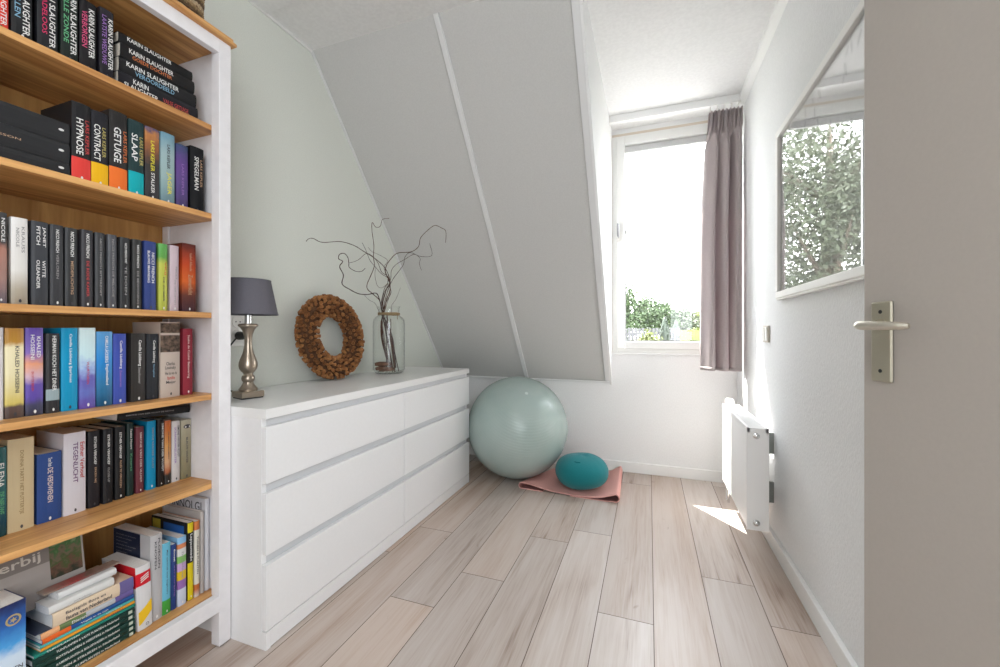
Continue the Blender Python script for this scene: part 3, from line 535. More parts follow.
STK = [('thin teal green softcover guide lying on the dark green guides', .0085, .534, .738, 'c(.02,.25,.19)', [('TUINPLANTEN', .25, .75, .1, .4, 'W')], -1.376),
 ('thin bright orange softcover guide in the flat stack', .0080, .546, .737, 'c(.85,.36,.03)', [('SNOEIEN', .25, .75, .6, .85, 'R')], -1.377),
 ('thin turquoise softcover guide in the flat stack', .0080, .545, .736, 'c(.10,.48,.45)', [('VIJVERS', .25, .75, .66, .85, 'W')], -1.377),
 ('blue softcover guide with red orange end in the flat stack', .0125, .548, .735, 'c(.02,.09,.30)', [('Vogels in de tuin', .3, .7, .38, .68, 'W')], -1.376),
 ('softcover guide with peach, green and purple spine in the flat stack', .0150, .545, .733, 'c(.50,.52,.56)', [('Dieren', .25, .7, .3, .45, 'W')], -1.376),
 ('cream flora guide with purple end in the flat stack', .0350, .566, .733, 'c(.78,.62,.45)', [('Basisgids flora en', .52, .82, .14, .62, 'N'), ('fauna van Nederland', .16, .46, .14, .7, 'N')], -1.375)]
for lab, th, y0, y1, col, tx, X in STK:
    t = lying(lab, G6, X, y0, y1, z, z+th, eval(col), tx, .17, pages=M_pageswhite); H = y1-y0
    if 'blue' in lab and 'red' in lab: spine_band(t, th/2, H*.72, H, c(.75, .13, .02))
    if 'peach' in lab: spine_band(t, th/2, H*.82, H, c(.85, .42, .2)); spine_band(t, th/2, H*.55, H*.82, c(.14, .2, .08)); spine_band(t, th/2, 0, H*.22, c(.15, .11, .32))
    if 'cream' in lab: spine_band(t, th/2, 0, H*.19, c(.16, .13, .33))
    z += th+.0002
ZC6 = z
G7 = 'brochures piled on the flat guides'
t = lying('thick white brochure lying on the cream flora guide', G7, -1.378, .560, .690, z, z+.020, c(.74, .74, .72), [('voorbeeldtuinen', .3, .5, .35, .62, 'S')], .062, pages=M_pageswhite)
t = lying('second white brochure on the pile with grey page edges', G7, -1.392, .583, .702, z+.0202, z+.038, c(.76, .76, .76), [], .048, pages=M_pageswhite)
t = lying('thin brown and red photo brochure lying topmost on the brochure pile', G7, -1.408, .563, .718, z+.0382, z+.043, g([(0, .3, .22, .18), (.4, .2, .12, .1), (.6, .35, .05, .05), (1, .3, .25, .2)], .4), [], .034)
# dark leaflet tucked on the peach book, bending out at the left
b = MB(); zz = ZC6-.0352
def leaf(u, v): return (-1.378-.15*v, .566-.03*u, zz+.0012+.006*u-.004*u*u)
b.grid(leaf, 6, 3); lf = rooted(b.done('leaflet', [mat('leaflet_navy', (.03, .04, .07), .35)], thick=.0014), (-1.378, .56, zz)); tag(lf, 'dark navy leaflet sticking out left of the cream guide', 'leaflet')
# tall blue paperback at the front left
t = book('big paperback with blue night sky spine, far left front of the bottom shelf', 'books upright on the bottom shelf', (-1.362, .4855, .1688), .060, .2425,
         g([(0, .01, .01, .012), (.2, .01, .01, .012), (.25, .05, .2, .5), (.3, .62, .72, .8), (.5, .6, .72, .85), (.62, .06, .33, .7), (.8, .02, .12, .42), (1, .008, .012, .08)], .12),
         [('DE ZEVEN', .1, .9, .60, .64, 'N', 1), ('ZUSSEN', .2, .85, .655, .695, 'N', 1)], .15, pages=M_pageswhite, mark=False, sq=.001)
gold = mat('gold_print', (.42, .33, .16), .5)
b = MB(); n = 26
for k in range(n):
    a, a2 = 2*PI*k/n, 2*PI*(k+1)/n
    b.disc([(.0008, .009+r_*math.cos(q), .205+r_*math.sin(q)) for r_, q in ((.009, a), (.0125, a), (.0125, a2), (.009, a2))])
b.disc([(.0008, .009+(.007 if k % 2 else .003)*math.cos(PI*k/6), .205+(.007 if k % 2 else .003)*math.sin(PI*k/6)) for k in range(12)])
tag(b.done('gold_emblem', gold, t, local=True, fix=False), 'gold ring emblem')
b = MB(); b.disc([(.0008, .008+(.017 if k % 2 == 0 else .0075)*math.sin(2*PI*k/10), .030+(.017 if k % 2 == 0 else .0075)*math.cos(2*PI*k/10)) for k in range(10)])
tag(b.done('pink_star', mat('pink_print', (.75, .05, .16), .5), t, local=True, fix=False), 'pink star at the foot')
# leaning red, white and yellow dictionary
t = book('white dictionary with red top band and yellow sweep leaning against the flat stack', 'books upright on the bottom shelf', (-1.374, .7625, .1700), .0365, .186, c(.74, .73, .74), [], .16, (.036, 0, 0), pages=M_pageswhite, mark=False)
spine_band(t, .01825, .129, .166, c(.66, .01, .025), 'red_band')
red = c(.66, .01, .025); b = MB(); b.box(-.1, -.003, -.01855, -.01825, .125, .186); tag(b.done('red_cover_panel', red, t, local=True), 'red front cover panel')
yel = mat('yellow_print', (.85, .52, .01), .45)
b = MB(); n = 12
for k in range(n):
    f0, f1 = k/n, (k+1)/n; ya, yb = -.0165+.033*f0, -.0165+.033*f1; lo = lambda f: .017+.028*f**1.4; hi = lambda f: .055+.024*f**1.4
    b.disc([(.0009, ya, lo(f0)), (.0009, yb, lo(f1)), (.0009, yb, hi(f1)), (.0009, ya, hi(f0))])
tag(b.done('yellow_sweep', yel, t, local=True, fix=False), 'yellow curved sweep')
b = MB()
for k in range(3): b.quadbox([(.0004, -.008, .138+.006*k), (.0009, -.008, .138+.006*k), (.0009, .012, .146+.006*k), (.0004, .012, .146+.006*k), (.0004, -.008, .1405+.006*k), (.0009, -.008, .1405+.006*k), (.0009, .012, .1485+.006*k), (.0004, .012, .1485+.006*k)])
tag(b.done('logo_stripes', TM['W'], t, local=True), 'white stripe logo')
b = MB()
for k in range(16): b.disc([(.0008, .004+r_*math.cos(q), .012+r_*math.sin(q)) for r_, q in ((.0028, PI*k/8), (.004, PI*k/8), (.004, PI*(k+1)/8), (.0028, PI*(k+1)/8))])
b.done('ring_emblem', TM['N'], t, local=True, fix=False)
# white magazine binder against the side panel, with big dark letters on its cover
t = book('tall white book with large dark cover letters, against the right side of the bottom shelf', 'books upright on the bottom shelf', (-1.385, .9475, .1685), .0145, .305, c(.66, .66, .70), [], .20, mark=False, pages=M_pageswhite)
lettering('ANNOLGI', t, TM['N'], (-.185, -.0075, .262), (1, 0, 0), (0, 0, 1), .165, .030)
# navy front of the thick grey book
b = MB(); b.box(-.178, -.05, -.0161, -.0157, .15, .2545); tag(b.done('navy_jacket', c(.02, .03, .075), BK['thick grey book'], local=True), 'navy front jacket with small pale text')
for k in range(7): lettering('afhankelijk van de knopen', BK['thick grey book'], TM['S'], (-.165, -.01625, .238-.0105*k), (1, 0, 0), (0, 0, 1), .095-.02*(k % 3), .0045, 'jacket_text')
t = BK['tall black and ']; h = .249
spine_band(t, .0085, .0006, h*.48, c(.75, .6, .01)); spine_band(t, .0085, h*.87, h-.0006, c(.75, .6, .02))
b = MB(); b.box(-.12, -.02, -.0091, -.0086, h*.80, h*.95); tag(b.done('blue_panel', c(.02, .11, .38), t, local=True), 'blue panel on the front cover')
b = MB(); b.box(-.175, -.135, -.0091, -.0086, h*.70, h*.97); tag(b.done('yellow_panel', c(.62, .5, .06), t, local=True), 'yellow edge panel')
t = BK['tall wide beige']; h = .236; sep = mat('sepia_print', (.10, .065, .045), .5, noise=.95, nscale=90)
spine_band(t, .0275, h*.60, h*.825, sep, 'street_photo'); spine_band(t, .0275, h*.855, h*.985, sep, 'street_photo')
# printed eye on the olive book
t = BK['beige olive pap']; b = MB()
b.disc([(.0007, .001+.0115*math.cos(2*PI*k/20), .176+.0075*math.sin(2*PI*k/20)*(1 if k <= 10 else .8)) for k in range(20)])
e = tag(b.done('printed_eye', TM['N'], t, local=True, fix=False), 'dark printed eye'); b = MB()
for a, r in ((-.005, .0026), (.0075, .0022)): b.disc([(.0009, .001+a+r*math.cos(2*PI*k/10), .1755+r*math.sin(2*PI*k/10)) for k in range(10)])
b.done('eye_white', TM['W'], t, local=True, fix=False)
# picture book standing on the pile, leaning back
t = thing('picture_book', 'grey brown picture book with a garden photo, standing on the pile behind the brochures', 'book', (-1.448, .55, ZC6+.0004), (0, math.radians(-9), 0), 'books on the bottom shelf')
b = MB(); b.box(-.008, 0, -.16, .114, 0, .172); b.done('cover', mat('taupe_cover', (.36, .325, .30), .5), t, local=True, bevel=.001)
b = MB(); b.box(.0, .0008, .046, .109, .052, .17); tag(b.done('garden_photo', grad_mat('garden_print', [(0, .02, .025, .01), (.2, .13, .06, .035), (.35, .05, .09, .02), (.5, .16, .11, .07), (.65, .03, .13, .03), (.8, .2, .25, .12), (1, .02, .06, .02)], .9), t, local=True), 'garden photograph')
b = MB(); b.box(.0, .0006, -.158, .046, .100, .17); b.done('dark_panel', mat('taupe_dark', (.20, .175, .16), .5), t, local=True)
lettering('dichterbij', t, mat('ink_beige', (.58, .54, .48), .6), (.0009, -.125, .104), (0, 1, 0), (0, 0, 1), .155, .029)
lettering('dagboek', t, mat('ink_beige', (.58, .54, .48), .6), (.0009, -.125, .138), (0, 1, 0), (0, 0, 1), .13, .026)

# ---------------------------------------------------------------- things on the chest of drawers
DZ = .7803
def lamp():
    cx_, cy_ = -1.432, 1.131
    t = thing('table_lamp', 'table lamp with dark grey shade and turned silver bronze foot on the chest', 'lamp', (cx_, cy_, DZ), (0, 0, math.radians(-14)))
    met = mat('antique_silver', (.42, .35, .28), .28, 1.0)
    b = MB(); b.box(-.041, .041, -.041, .041, .004, .027); p = tag(b.done('base', met, t, local=True, bevel=.004, seg=3), 'square metal base')
    b = MB(); b.box(-.037, .037, -.037, .037, 0, .004); b.done('felt', M_black, t, local=True)
    b = MB(); b.lathe([(.031, .027), (.032, .034), (.026, .042), (.019, .052), (.017, .06), (.021, .066), (.0225, .074), (.021, .082), (.016, .088), (.0165, .093), (.022, .099), (.029, .109), (.0315, .121), (.031, .134), (.026, .150), (.019, .168), (.0145, .188), (.0125, .205), (.0125, .222), (.015, .24), (.020, .256), (.027, .267), (.0335, .272), (.034, .277), (.030, .281), (.012, .282)], (0, 0, 0), 36)
    tag(b.done('stem', met, t, local=True, smooth=True), 'turned metal stem')
    b = MB(); b.lathe([(.0125, .281), (.0125, .316), (.011, .317)], (0, 0, 0), 24); b.done('socket', M_chrome, t, local=True, smooth=True)
    b = MB(); b.lathe([(.016, .316), (.0225, .318), (.0225, .327), (.018, .334), (.014, .36)], (0, 0, 0), 24); tag(b.done('lamp_holder', M_black, t, local=True, smooth=True), 'black bulb holder')
    b = MB(); b.sphere((0, 0, .385), .026, 20, 12); b.done('bulb', mat('bulb_glass', (.8, .8, .78), .2), t, local=True, smooth=True)
    sh = mat('shade_linen', (.115, .11, .13), .85, noise=.12, nscale=400, bump=.2)
    b = MB(); n = 64; r0, r1, z0, z1 = .101, .0755, .316, .447
    b.lathe([(r0, z0), (r1, z1), (r1-.0018, z1), (r0-.0018, z0), (r0, z0)], (0, 0, 0), n, cap=False); s = b.done('lamp_shade', sh, t, local=True, smooth=True)
    for ra, za, zb in ((r0, z0-.001, z0+.004), (r1+.0006, z1-.004, z1+.001)):
        b = MB(); b.lathe([(ra+.0006, za), (ra+.0003, zb), (ra-.0028, zb), (ra-.0028, za), (ra+.0006, za)], (0, 0, 0), n, cap=False); b.done('shade_rim', sh, s, local=True, smooth=True)
    b = MB()
    for k in range(3): a = 2*PI*k/3; b.tube([(.014*math.cos(a), .014*math.sin(a), .34), (.094*math.cos(a), .094*math.sin(a), .345)], .0015, 6)
    b.done('shade_ring', M_chrome, t, local=True)
    b = MB(); R = Matrix.Rotation(math.radians(14), 3, 'Z')
    wp = [(-1.45, 1.155, .790), (-1.475, 1.165, .7845), (-1.52, 1.168, .7850), (-1.575, 1.165, .795), (-1.61, 1.16, .83), (-1.628, 1.175, .90), (-1.632, 1.205, .97), (-1.629, 1.235, 1.008), (-1.628, 1.251, 1.014)]
    pts = [R @ (Vector(p)-Vector((cx_, cy_, DZ))) for p in wp]
    b.tube(pts, .003, 8); tag(b.done('cable', M_black, t, local=True, smooth=True), 'black cable to the wall socket')
    b = MB(); q = [R @ (Vector(p)-Vector((cx_, cy_, DZ))) for p in ((-1.600, 1.251, 1.014), (-1.615, 1.251, 1.014), (-1.640, 1.251, 1.014))]; b.tube(q, [.008, .0165, .0175], 16); tag(b.done('plug', M_black, t, local=True, smooth=True), 'black mains plug')
lamp()
t = thing('wall_socket', 'white double wall socket behind the table lamp', 'socket', (XL, 1.251, 1.043))
b = MB(); b.box(XL, XL+.011, 1.213, 1.289, .969, 1.117); b.done('plate', M_plastic, t, bevel=.004)
for z in (1.0735, 1.0135):
    b = MB(); b.lathe([(.027, .009), (.027, .0135), (.0225, .0135), (.0215, .0115)], (XL, 1.251, z), 28, axis=0); r = b.done('socket_ring', M_plastic, t, smooth=True)
    b = MB()
    for d in (-.0095, .0095): b.tube([(XL+.0112, 1.251+d, z), (XL+.0122, 1.251+d, z)], .0028, 10)
    b.done('contact_hole', M_dark, r)

def wreath():
    R, r, lean = .165, .055, math.radians(9); rnd = random.Random(5)
    t = thing('wreath', 'round brown wreath of dried seed pods leaning on the wall', 'wreath', (-1.536, 1.721, DZ+.008), (0, -lean, 0))
    core = mat('wreath_core', (.09, .038, .014), .9, noise=.3); pods = [mat('pod_%d' % i, col, .75, noise=.3, nscale=220) for i, col in enumerate([(.31, .13, .042), (.40, .18, .06), (.24, .095, .03)])]
    zc = R+r
    b = MB(); n, m = 64, 16
    V = [[b.bm.verts.new((.8*(r-.010)*math.sin(2*PI*j/m), (R+(r-.010)*math.cos(2*PI*j/m))*math.cos(2*PI*i/n), zc+(R+(r-.010)*math.cos(2*PI*j/m))*math.sin(2*PI*i/n))) for j in range(m)] for i in range(n)]
    for i in range(n):
        for j in range(m): b.bm.faces.new((V[i][j], V[(i+1) % n][j], V[(i+1) % n][(j+1) % m], V[i][(j+1) % m]))
    tag(b.done('core', core, t, local=True, smooth='full'), 'dark brown straw core')
    L = []
    for ring in range(12):
        ph = -PI*.60+ring*(PI*1.98/12)       # around the tube; 0 faces outwards, PI/2 towards the room
        rr = R+r*math.cos(ph); cnt = int(2*PI*rr/.0235)
        for k in range(cnt):
            L.append((ph+rnd.uniform(-.17, .17), 2*PI*(k+.5*(ring % 2)+rnd.uniform(-.36, .36))/cnt))
    rnd.shuffle(L)
    def pod(b, ph, th):
        jit = rnd.uniform(-.002, .003)
        nrm = Vector((.85*math.sin(ph), math.cos(ph)*math.cos(th), math.cos(ph)*math.sin(th))).normalized()
        c_ = Vector((.85*r*math.sin(ph), (R+r*math.cos(ph))*math.cos(th), zc+(R+r*math.cos(ph))*math.sin(th)))+nrm*jit
        nrm = (nrm+Vector((rnd.uniform(-.16, .16), rnd.uniform(-.16, .16), rnd.uniform(-.16, .16)))).normalized()
        u = nrm.orthogonal().normalized(); v = nrm.cross(u); s = rnd.uniform(.86, 1.04); N = 8; rings = []
        for rad, h in ((.005, -.014), (.0085, -.006), (.0102, .003), (.0088, .0055), (.0058, -.0035), (.0032, -.001), (.0016, .0025)):
            rings.append([b.bm.verts.new(c_+(u*math.cos(2*PI*i/N)+v*math.sin(2*PI*i/N))*rad*s+nrm*h) for i in range(N)])
        for A, B in zip(rings, rings[1:]):
            for i in range(N): b.bm.faces.new((A[i], A[(i+1) % N], B[(i+1) % N], B[i]))
        b.bm.faces.new(rings[-1])
        b.bm.faces.ensure_lookup_table(); nf = len(b.bm.faces)
        for f in b.bm.faces[nf-1-2*N:nf-1-N]: f.material_index = len(pods)
    front = sorted(L, key=lambda q: -math.sin(q[0])-.35*math.cos(q[0])*(-math.cos(q[1])))
    for q in front[:100]:
        b = MB(); pod(b, *q); q_ = rnd.randrange(3); b.done('seed_pod', [pods[q_], core, core, core], t, local=True, smooth=True)
    b = MB()
    for q in front[100:]:
        k0 = len(b.bm.faces); pod(b, *q); b.bm.faces.ensure_lookup_table(); mi = rnd.randrange(3)
        for f in b.bm.faces[k0:]:
            if f.material_index == 0: f.material_index = mi
    tag(b.done('seed_pods', pods+[core], t, local=True, smooth=True), kind='stuff')
wreath()

VX, VY = -1.488, 2.105
def vase():
    t = thing('glass_vase', 'clear glass bottle vase with twine round its neck holding bare twigs', 'vase', (VX, VY, DZ))
    gl = thin_glass('vase_glass', .0, (.985, .992, .988), 1.2)
    prof = [(.001, .004), (.075, .004), (.086, .010), (.095, .022), (.095, .300), (.092, .322), (.081, .338), (.068, .347), (.0625, .352), (.0615, .36), (.0615, .392), (.066, .402), (.0675, .405), (.0645, .404), (.0595, .392), (.0595, .36), (.066, .345), (.079, .335), (.0895, .320), (.0925, .30), (.0925, .024), (.083, .014), (.001, .012)]
    b = MB(); b.lathe(prof, (0, 0, 0), 48, cap=False); b.done('jar', gl, t, local=True, smooth=True)
    b = MB(); b.lathe([(.060, .0), (.077, .0008), (.084, .006), (.080, .004), (.060, .003)], (0, 0, 0), 48, cap=True); b.done('bottom_rim', thin_glass('vase_foot_glass', .25, (.75, .78, .76)), t, local=True, smooth=True)
    b = MB()
    for k in range(4): b.tube([(.0640*math.cos(a), .0640*math.sin(a), .3545+.0035*k+.0008*math.sin(3*a+k)) for a in [2*PI*i/40 for i in range(40)]], .0022, 6, closed=True)
    b.tube([(.066, -.01, .362), (.070, -.012, .352), (.068, -.013, .34), (.071, -.014, .325)], .0018, 6)
    tag(b.done('twine', mat('twine', (.32, .23, .12), .9, noise=.3, nscale=300), t, local=True, smooth=True), 'brown twine around the neck')
vase()
TW = [[(-1.523, 1.5, 1.459), (-1.524, 1.518, 1.475), (-1.524, 1.546, 1.482), (-1.523, 1.603, 1.475), (-1.523, 1.729, 1.505), (-1.522, 1.833, 1.505), (-1.521, 1.906, 1.489), (-1.524, 2.018, 1.465), (-1.506, 2.08, 1.425), (-1.483, 2.093, 1.375), (-1.473, 2.095, 1.325), (-1.496, 2.089, 1.285), (-1.511, 2.073, 1.202), (-1.506, 2.08, 1.139), (-1.506, 2.082, 1.091), (-1.488, 2.09, 0.994), (-1.468, 2.091, 0.897), (-1.432, 2.063, 0.818)], [(-1.471, 2.084, 1.715), (-1.515, 2.077, 1.71), (-1.525, 2.07, 1.669), (-1.537, 2.042, 1.658), (-1.538, 2.01, 1.677), (-1.537, 2.007, 1.624), (-1.536, 2.023, 1.547), (-1.532, 2.014, 1.474), (-1.529, 2.018, 1.421), (-1.522, 1.973, 1.353), (-1.519, 1.94, 1.305), (-1.517, 1.942, 1.275), (-1.518, 1.996, 1.25), (-1.518, 2.053, 1.219), (-1.513, 2.068, 1.157), (-1.491, 2.08, 1.09), (-1.45, 2.072, 0.994), (-1.46, 2.11, 0.896), (-1.431, 2.084, 0.817)], [(-1.496, 1.894, 1.388), (-1.497, 1.863, 1.366), (-1.497, 1.814, 1.36), (-1.496, 1.765, 1.373), (-1.494, 1.758, 1.395), (-1.493, 1.75, 1.422), (-1.492, 1.723, 1.439), (-1.492, 1.688, 1.429), (-1.493, 1.681, 1.405), (-1.494, 1.712, 1.396), (-1.496, 1.692, 1.366), (-1.498, 1.722, 1.327), (-1.501, 1.716, 1.28), (-1.502, 1.773, 1.258), (-1.503, 1.846, 1.241), (-1.504, 1.923, 1.243), (-1.514, 2.016, 1.259), (-1.516, 2.052, 1.219), (-1.513, 2.068, 1.157), (-1.512, 2.088, 1.091), (-1.477, 2.068, 0.994), (-1.473, 2.092, 0.897), (-1.463, 2.103, 0.814)], [(-1.507, 1.773, 1.399), (-1.507, 1.814, 1.412), (-1.507, 1.857, 1.433), (-1.507, 1.914, 1.474), (-1.507, 1.968, 1.471), (-1.517, 2.037, 1.441), (-1.513, 2.067, 1.391), (-1.489, 2.095, 1.367), (-1.478, 2.098, 1.321), (-1.493, 2.093, 1.267), (-1.506, 2.08, 1.193), (-1.508, 2.077, 1.148), (-1.501, 2.088, 1.091), (-1.452, 2.063, 0.994), (-1.458, 2.098, 0.897), (-1.44, 2.09, 0.816)], [(-1.086, 2.074, 1.537), (-1.084, 2.073, 1.601), (-1.115, 2.073, 1.625), (-1.153, 2.073, 1.641), (-1.193, 2.073, 1.623), (-1.247, 2.073, 1.579), (-1.263, 2.074, 1.528), (-1.314, 2.075, 1.501), (-1.407, 2.075, 1.499), (-1.472, 2.093, 1.466), (-1.496, 2.089, 1.43), (-1.5, 2.086, 1.389), (-1.479, 2.095, 1.339), (-1.474, 2.096, 1.284), (-1.497, 2.09, 1.221), (-1.506, 2.08, 1.148), (-1.535, 2.092, 1.091), (-1.527, 2.084, 0.994), (-1.508, 2.096, 0.896), (-1.485, 2.104, 0.813)], [(-1.202, 2.097, 1.546), (-1.187, 2.095, 1.475), (-1.265, 2.095, 1.475), (-1.332, 2.096, 1.502), (-1.368, 2.095, 1.477), (-1.377, 2.093, 1.433), (-1.413, 2.092, 1.39), (-1.449, 2.098, 1.356), (-1.477, 2.1, 1.312), (-1.471, 2.1, 1.266), (-1.5, 2.087, 1.203), (-1.509, 2.076, 1.143), (-1.49, 2.083, 1.09), (-1.462, 2.1, 0.994), (-1.435, 2.082, 0.898), (-1.443, 2.107, 0.814)], [(-1.257, 2.098, 1.393), (-1.273, 2.1, 1.433), (-1.269, 2.102, 1.464), (-1.311, 2.103, 1.491), (-1.372, 2.101, 1.465), (-1.434, 2.1, 1.437), (-1.47, 2.105, 1.404), (-1.474, 2.104, 1.358), (-1.487, 2.099, 1.313), (-1.506, 2.08, 1.266), (-1.513, 2.067, 1.193), (-1.511, 2.072, 1.148), (-1.522, 2.078, 1.091), (-1.512, 2.071, 0.994), (-1.512, 2.108, 0.895), (-1.467, 2.082, 0.816)], [(-1.394, 2.087, 1.294), (-1.425, 2.086, 1.228), (-1.465, 2.098, 1.189), (-1.469, 2.098, 1.148), (-1.518, 2.085, 1.091), (-1.501, 2.079, 0.994), (-1.475, 2.078, 0.898), (-1.462, 2.089, 0.815)], [(-1.503, 1.877, 1.528), (-1.504, 1.91, 1.492), (-1.504, 1.944, 1.443), (-1.513, 2.004, 1.414), (-1.514, 2.062, 1.382), (-1.486, 2.097, 1.349), (-1.506, 2.08, 1.284), (-1.515, 2.062, 1.192), (-1.512, 2.07, 1.148), (-1.495, 2.089, 1.091), (-1.468, 2.106, 0.994), (-1.45, 2.103, 0.897), (-1.446, 2.11, 0.814)], [(-1.499, 1.923, 1.511), (-1.499, 1.958, 1.492), (-1.514, 2.033, 1.492), (-1.492, 2.096, 1.465), (-1.506, 2.08, 1.42), (-1.49, 2.096, 1.358), (-1.497, 2.091, 1.285), (-1.509, 2.076, 1.211), (-1.51, 2.074, 1.148), (-1.529, 2.092, 1.091), (-1.534, 2.108, 0.993), (-1.505, 2.105, 0.896), (-1.468, 2.088, 0.815)], [(-1.511, 2.008, 1.408), (-1.511, 2.0, 1.365), (-1.515, 2.027, 1.306), (-1.512, 2.067, 1.296), (-1.486, 2.098, 1.321), (-1.477, 2.099, 1.267), (-1.494, 2.093, 1.203), (-1.505, 2.082, 1.148), (-1.527, 2.092, 1.091), (-1.515, 2.089, 0.994), (-1.479, 2.074, 0.898), (-1.448, 2.063, 0.818)], [(-1.504, 1.897, 1.237), (-1.505, 1.938, 1.214), (-1.514, 2.005, 1.198), (-1.518, 2.045, 1.156), (-1.516, 2.057, 1.138), (-1.482, 2.077, 1.09), (-1.457, 2.1, 0.994), (-1.429, 2.081, 0.898), (-1.413, 2.068, 0.819)]]
tl = [('willow twig reaching furthest left, its tip above the wreath', .0020), ('tallest willow twig with a hooked tip, rising above the vase', .0020), ('dark willow twig with a round loop, left of the vase above the wreath', .0022),
      ('willow twig bending left to meet the looped twig', .0016), ('willow twig arching furthest right in front of the sloping wall', .0022), ('willow twig ending in an upright tip at the right, below the highest arch', .0017),
      ('willow twig with a drooping tip at the right of the bunch', .0016), ('short thin twig sticking up just right of the vase neck', .0011), ('straight willow twig leaning left through the middle of the bunch', .0015),
      ('fine pale twig crossing the middle of the bunch', .0012), ('fine willow twig with a low bend just above the vase', .0013), ('short fine twig curling out low at the left of the vase neck', .0011)]
bark = [mat('bark_%d' % i, col, .75, noise=.3, nscale=200) for i, col in enumerate([(.07, .03, .02), (.10, .045, .027), (.05, .024, .018)])]
def smooth_path(P, k=5):
    P = [Vector(p) for p in P]; Q = []
    for i in range(len(P)-1):
        a, b_, c_, d = P[max(i-1, 0)], P[i], P[i+1], P[min(i+2, len(P)-1)]
        for j in range(k):
            s = j/k; Q.append(.5*((2*b_)+(c_-a)*s+(2*a-5*b_+4*c_-d)*s*s+(3*b_-a-3*c_+d)*s**3))
    return Q+[P[-1]]
for k, P in enumerate(TW):
    Q = smooth_path(P); lab, r = tl[k]; n = len(Q)
    b = MB(); b.tube(Q, [1.3*r*(.5+.7*(i/n))*(1+.12*math.sin(i*1.7+k)) for i in range(n)], 6)
    o = rooted(b.done('willow_twig', bark[k % 3], smooth='full'), P[-1]); tag(o, lab, 'twig', 'willow twigs in the glass vase')
# cut stems that stand only inside the jar, and chunks of cork bark on its bottom
rnd = random.Random(4)
for k, (ax, ay, bx, by, hz) in enumerate([(-.02, .0, .045, -.03, .36), (-.005, .015, .02, .03, .33), (.01, -.02, .06, .01, .30), (-.012, .0, .03, .012, .35), (.0, -.01, .05, -.012, .34), (-.015, -.012, .022, -.05, .31)]):
    P = [(VX+ax+(bx-ax)*s+.006*math.sin(7*s+k), VY+ay+(by-ay)*s+.006*math.cos(9*s+k), DZ+hz+(.014-hz)*s) for s in [i/8 for i in range(9)]]
    b = MB(); b.tube(smooth_path(P, 3), .0026, 6); tag(rooted(b.done('willow_twig', bark[k % 3], smooth='full'), P[-1]), 'brown twig piece standing wholly inside the glass jar', 'twig', 'twig pieces inside the jar')
cork = mat('cork_bark', (.17, .075, .04), .85, noise=.4, nscale=60)
for k, (dx, dy, dz, rz, L) in enumerate([(.018, -.050, 0, .75, .085), (-.012, -.042, .029, .6, .095), (-.045, -.01, 0, 1.2, .075)]):
    b = MB(); P = [(-.5*L, 0, .013), (-.2*L, .003, .0145), (.15*L, -.003, .014), (.5*L, .002, .013)]; b.tube(P, [.010, .0140, .0135, .009], 9)
    o = b.done('cork_piece', cork, smooth='full'); o.location = (VX+dx, VY+dy, DZ+.0145+dz); o.rotation_euler = (0, 0, rz)
    tag(o, ['front chunk of brown bark on the vase bottom', 'upper chunk of brown bark lying across the others in the vase', 'rear chunk of brown bark on the vase bottom'][k], 'bark', 'bark chunks in the vase')

# ---------------------------------------------------------------- basket on top of the bookcase
def basket():
    z0 = 2.0105; bx0, bx1, by0, by1 = -1.600, -1.345, .58, .925
    t = thing('wicker_basket', 'brown woven basket standing on top of the bookcase', 'basket', ((bx0+bx1)/2, (by0+by1)/2, z0))
    ms = [mat('wicker_%d' % i, col, .8, noise=.35, nscale=120) for i, col in enumerate([(.33, .22, .11), (.50, .38, .24), (.12, .07, .035)])]
    def path(z, n=72):
        f = 1+.16*z; P = []
        cx_, cy_ = (bx0+bx1)/2, (by0+by1)/2; a, b_ = (bx1-bx0)/2*f, (by1-by0)/2*f
        for i in range(n):
            q = 2*PI*i/n; P.append(Vector((cx_+a*math.copysign(abs(math.cos(q))**.35, math.cos(q)), cy_+b_*math.copysign(abs(math.sin(q))**.35, math.sin(q)), z0+z)))
        return P
    for k in range(11):
        b = MB(); z = .008+.0125*k; P = path(z, 96)
        for s in (0, 1): b.tube([p+Vector((0, 0, .0042*math.sin(i*PI/2+s*PI)))+(p-Vector(((bx0+bx1)/2, (by0+by1)/2, p.z))).normalized()*.0042*math.cos(i*PI/2+s*PI+k) for i, p in enumerate(P)], .0042, 6, closed=True)
        b.done('woven_row', ms[k % 3], t, smooth='full')
    for i in range(0, 72, 3):
        b = MB(); A = path(.0, 72)[i]; B = path(.145, 72)[i]; b.tube([A, A.lerp(B, .5), B], .0028, 6); b.done('stake', ms[2], t)
    b = MB(); P = path(.150, 96)
    for s in range(3): b.tube([p+Vector((0, 0, .007*math.sin(i*.7+s*2*PI/3)))+(p-Vector(((bx0+bx1)/2, (by0+by1)/2, p.z))).normalized()*.007*math.cos(i*.7+s*2*PI/3) for i, p in enumerate(P)], .0055, 6, closed=True)
    b.done('braided_rim', ms[1], t, smooth='full')
    b = MB(); b.prism([(p.x, p.y) for p in path(0, 48)], 2, z0, z0+.006); b.done('bottom', ms[0], t)
basket()

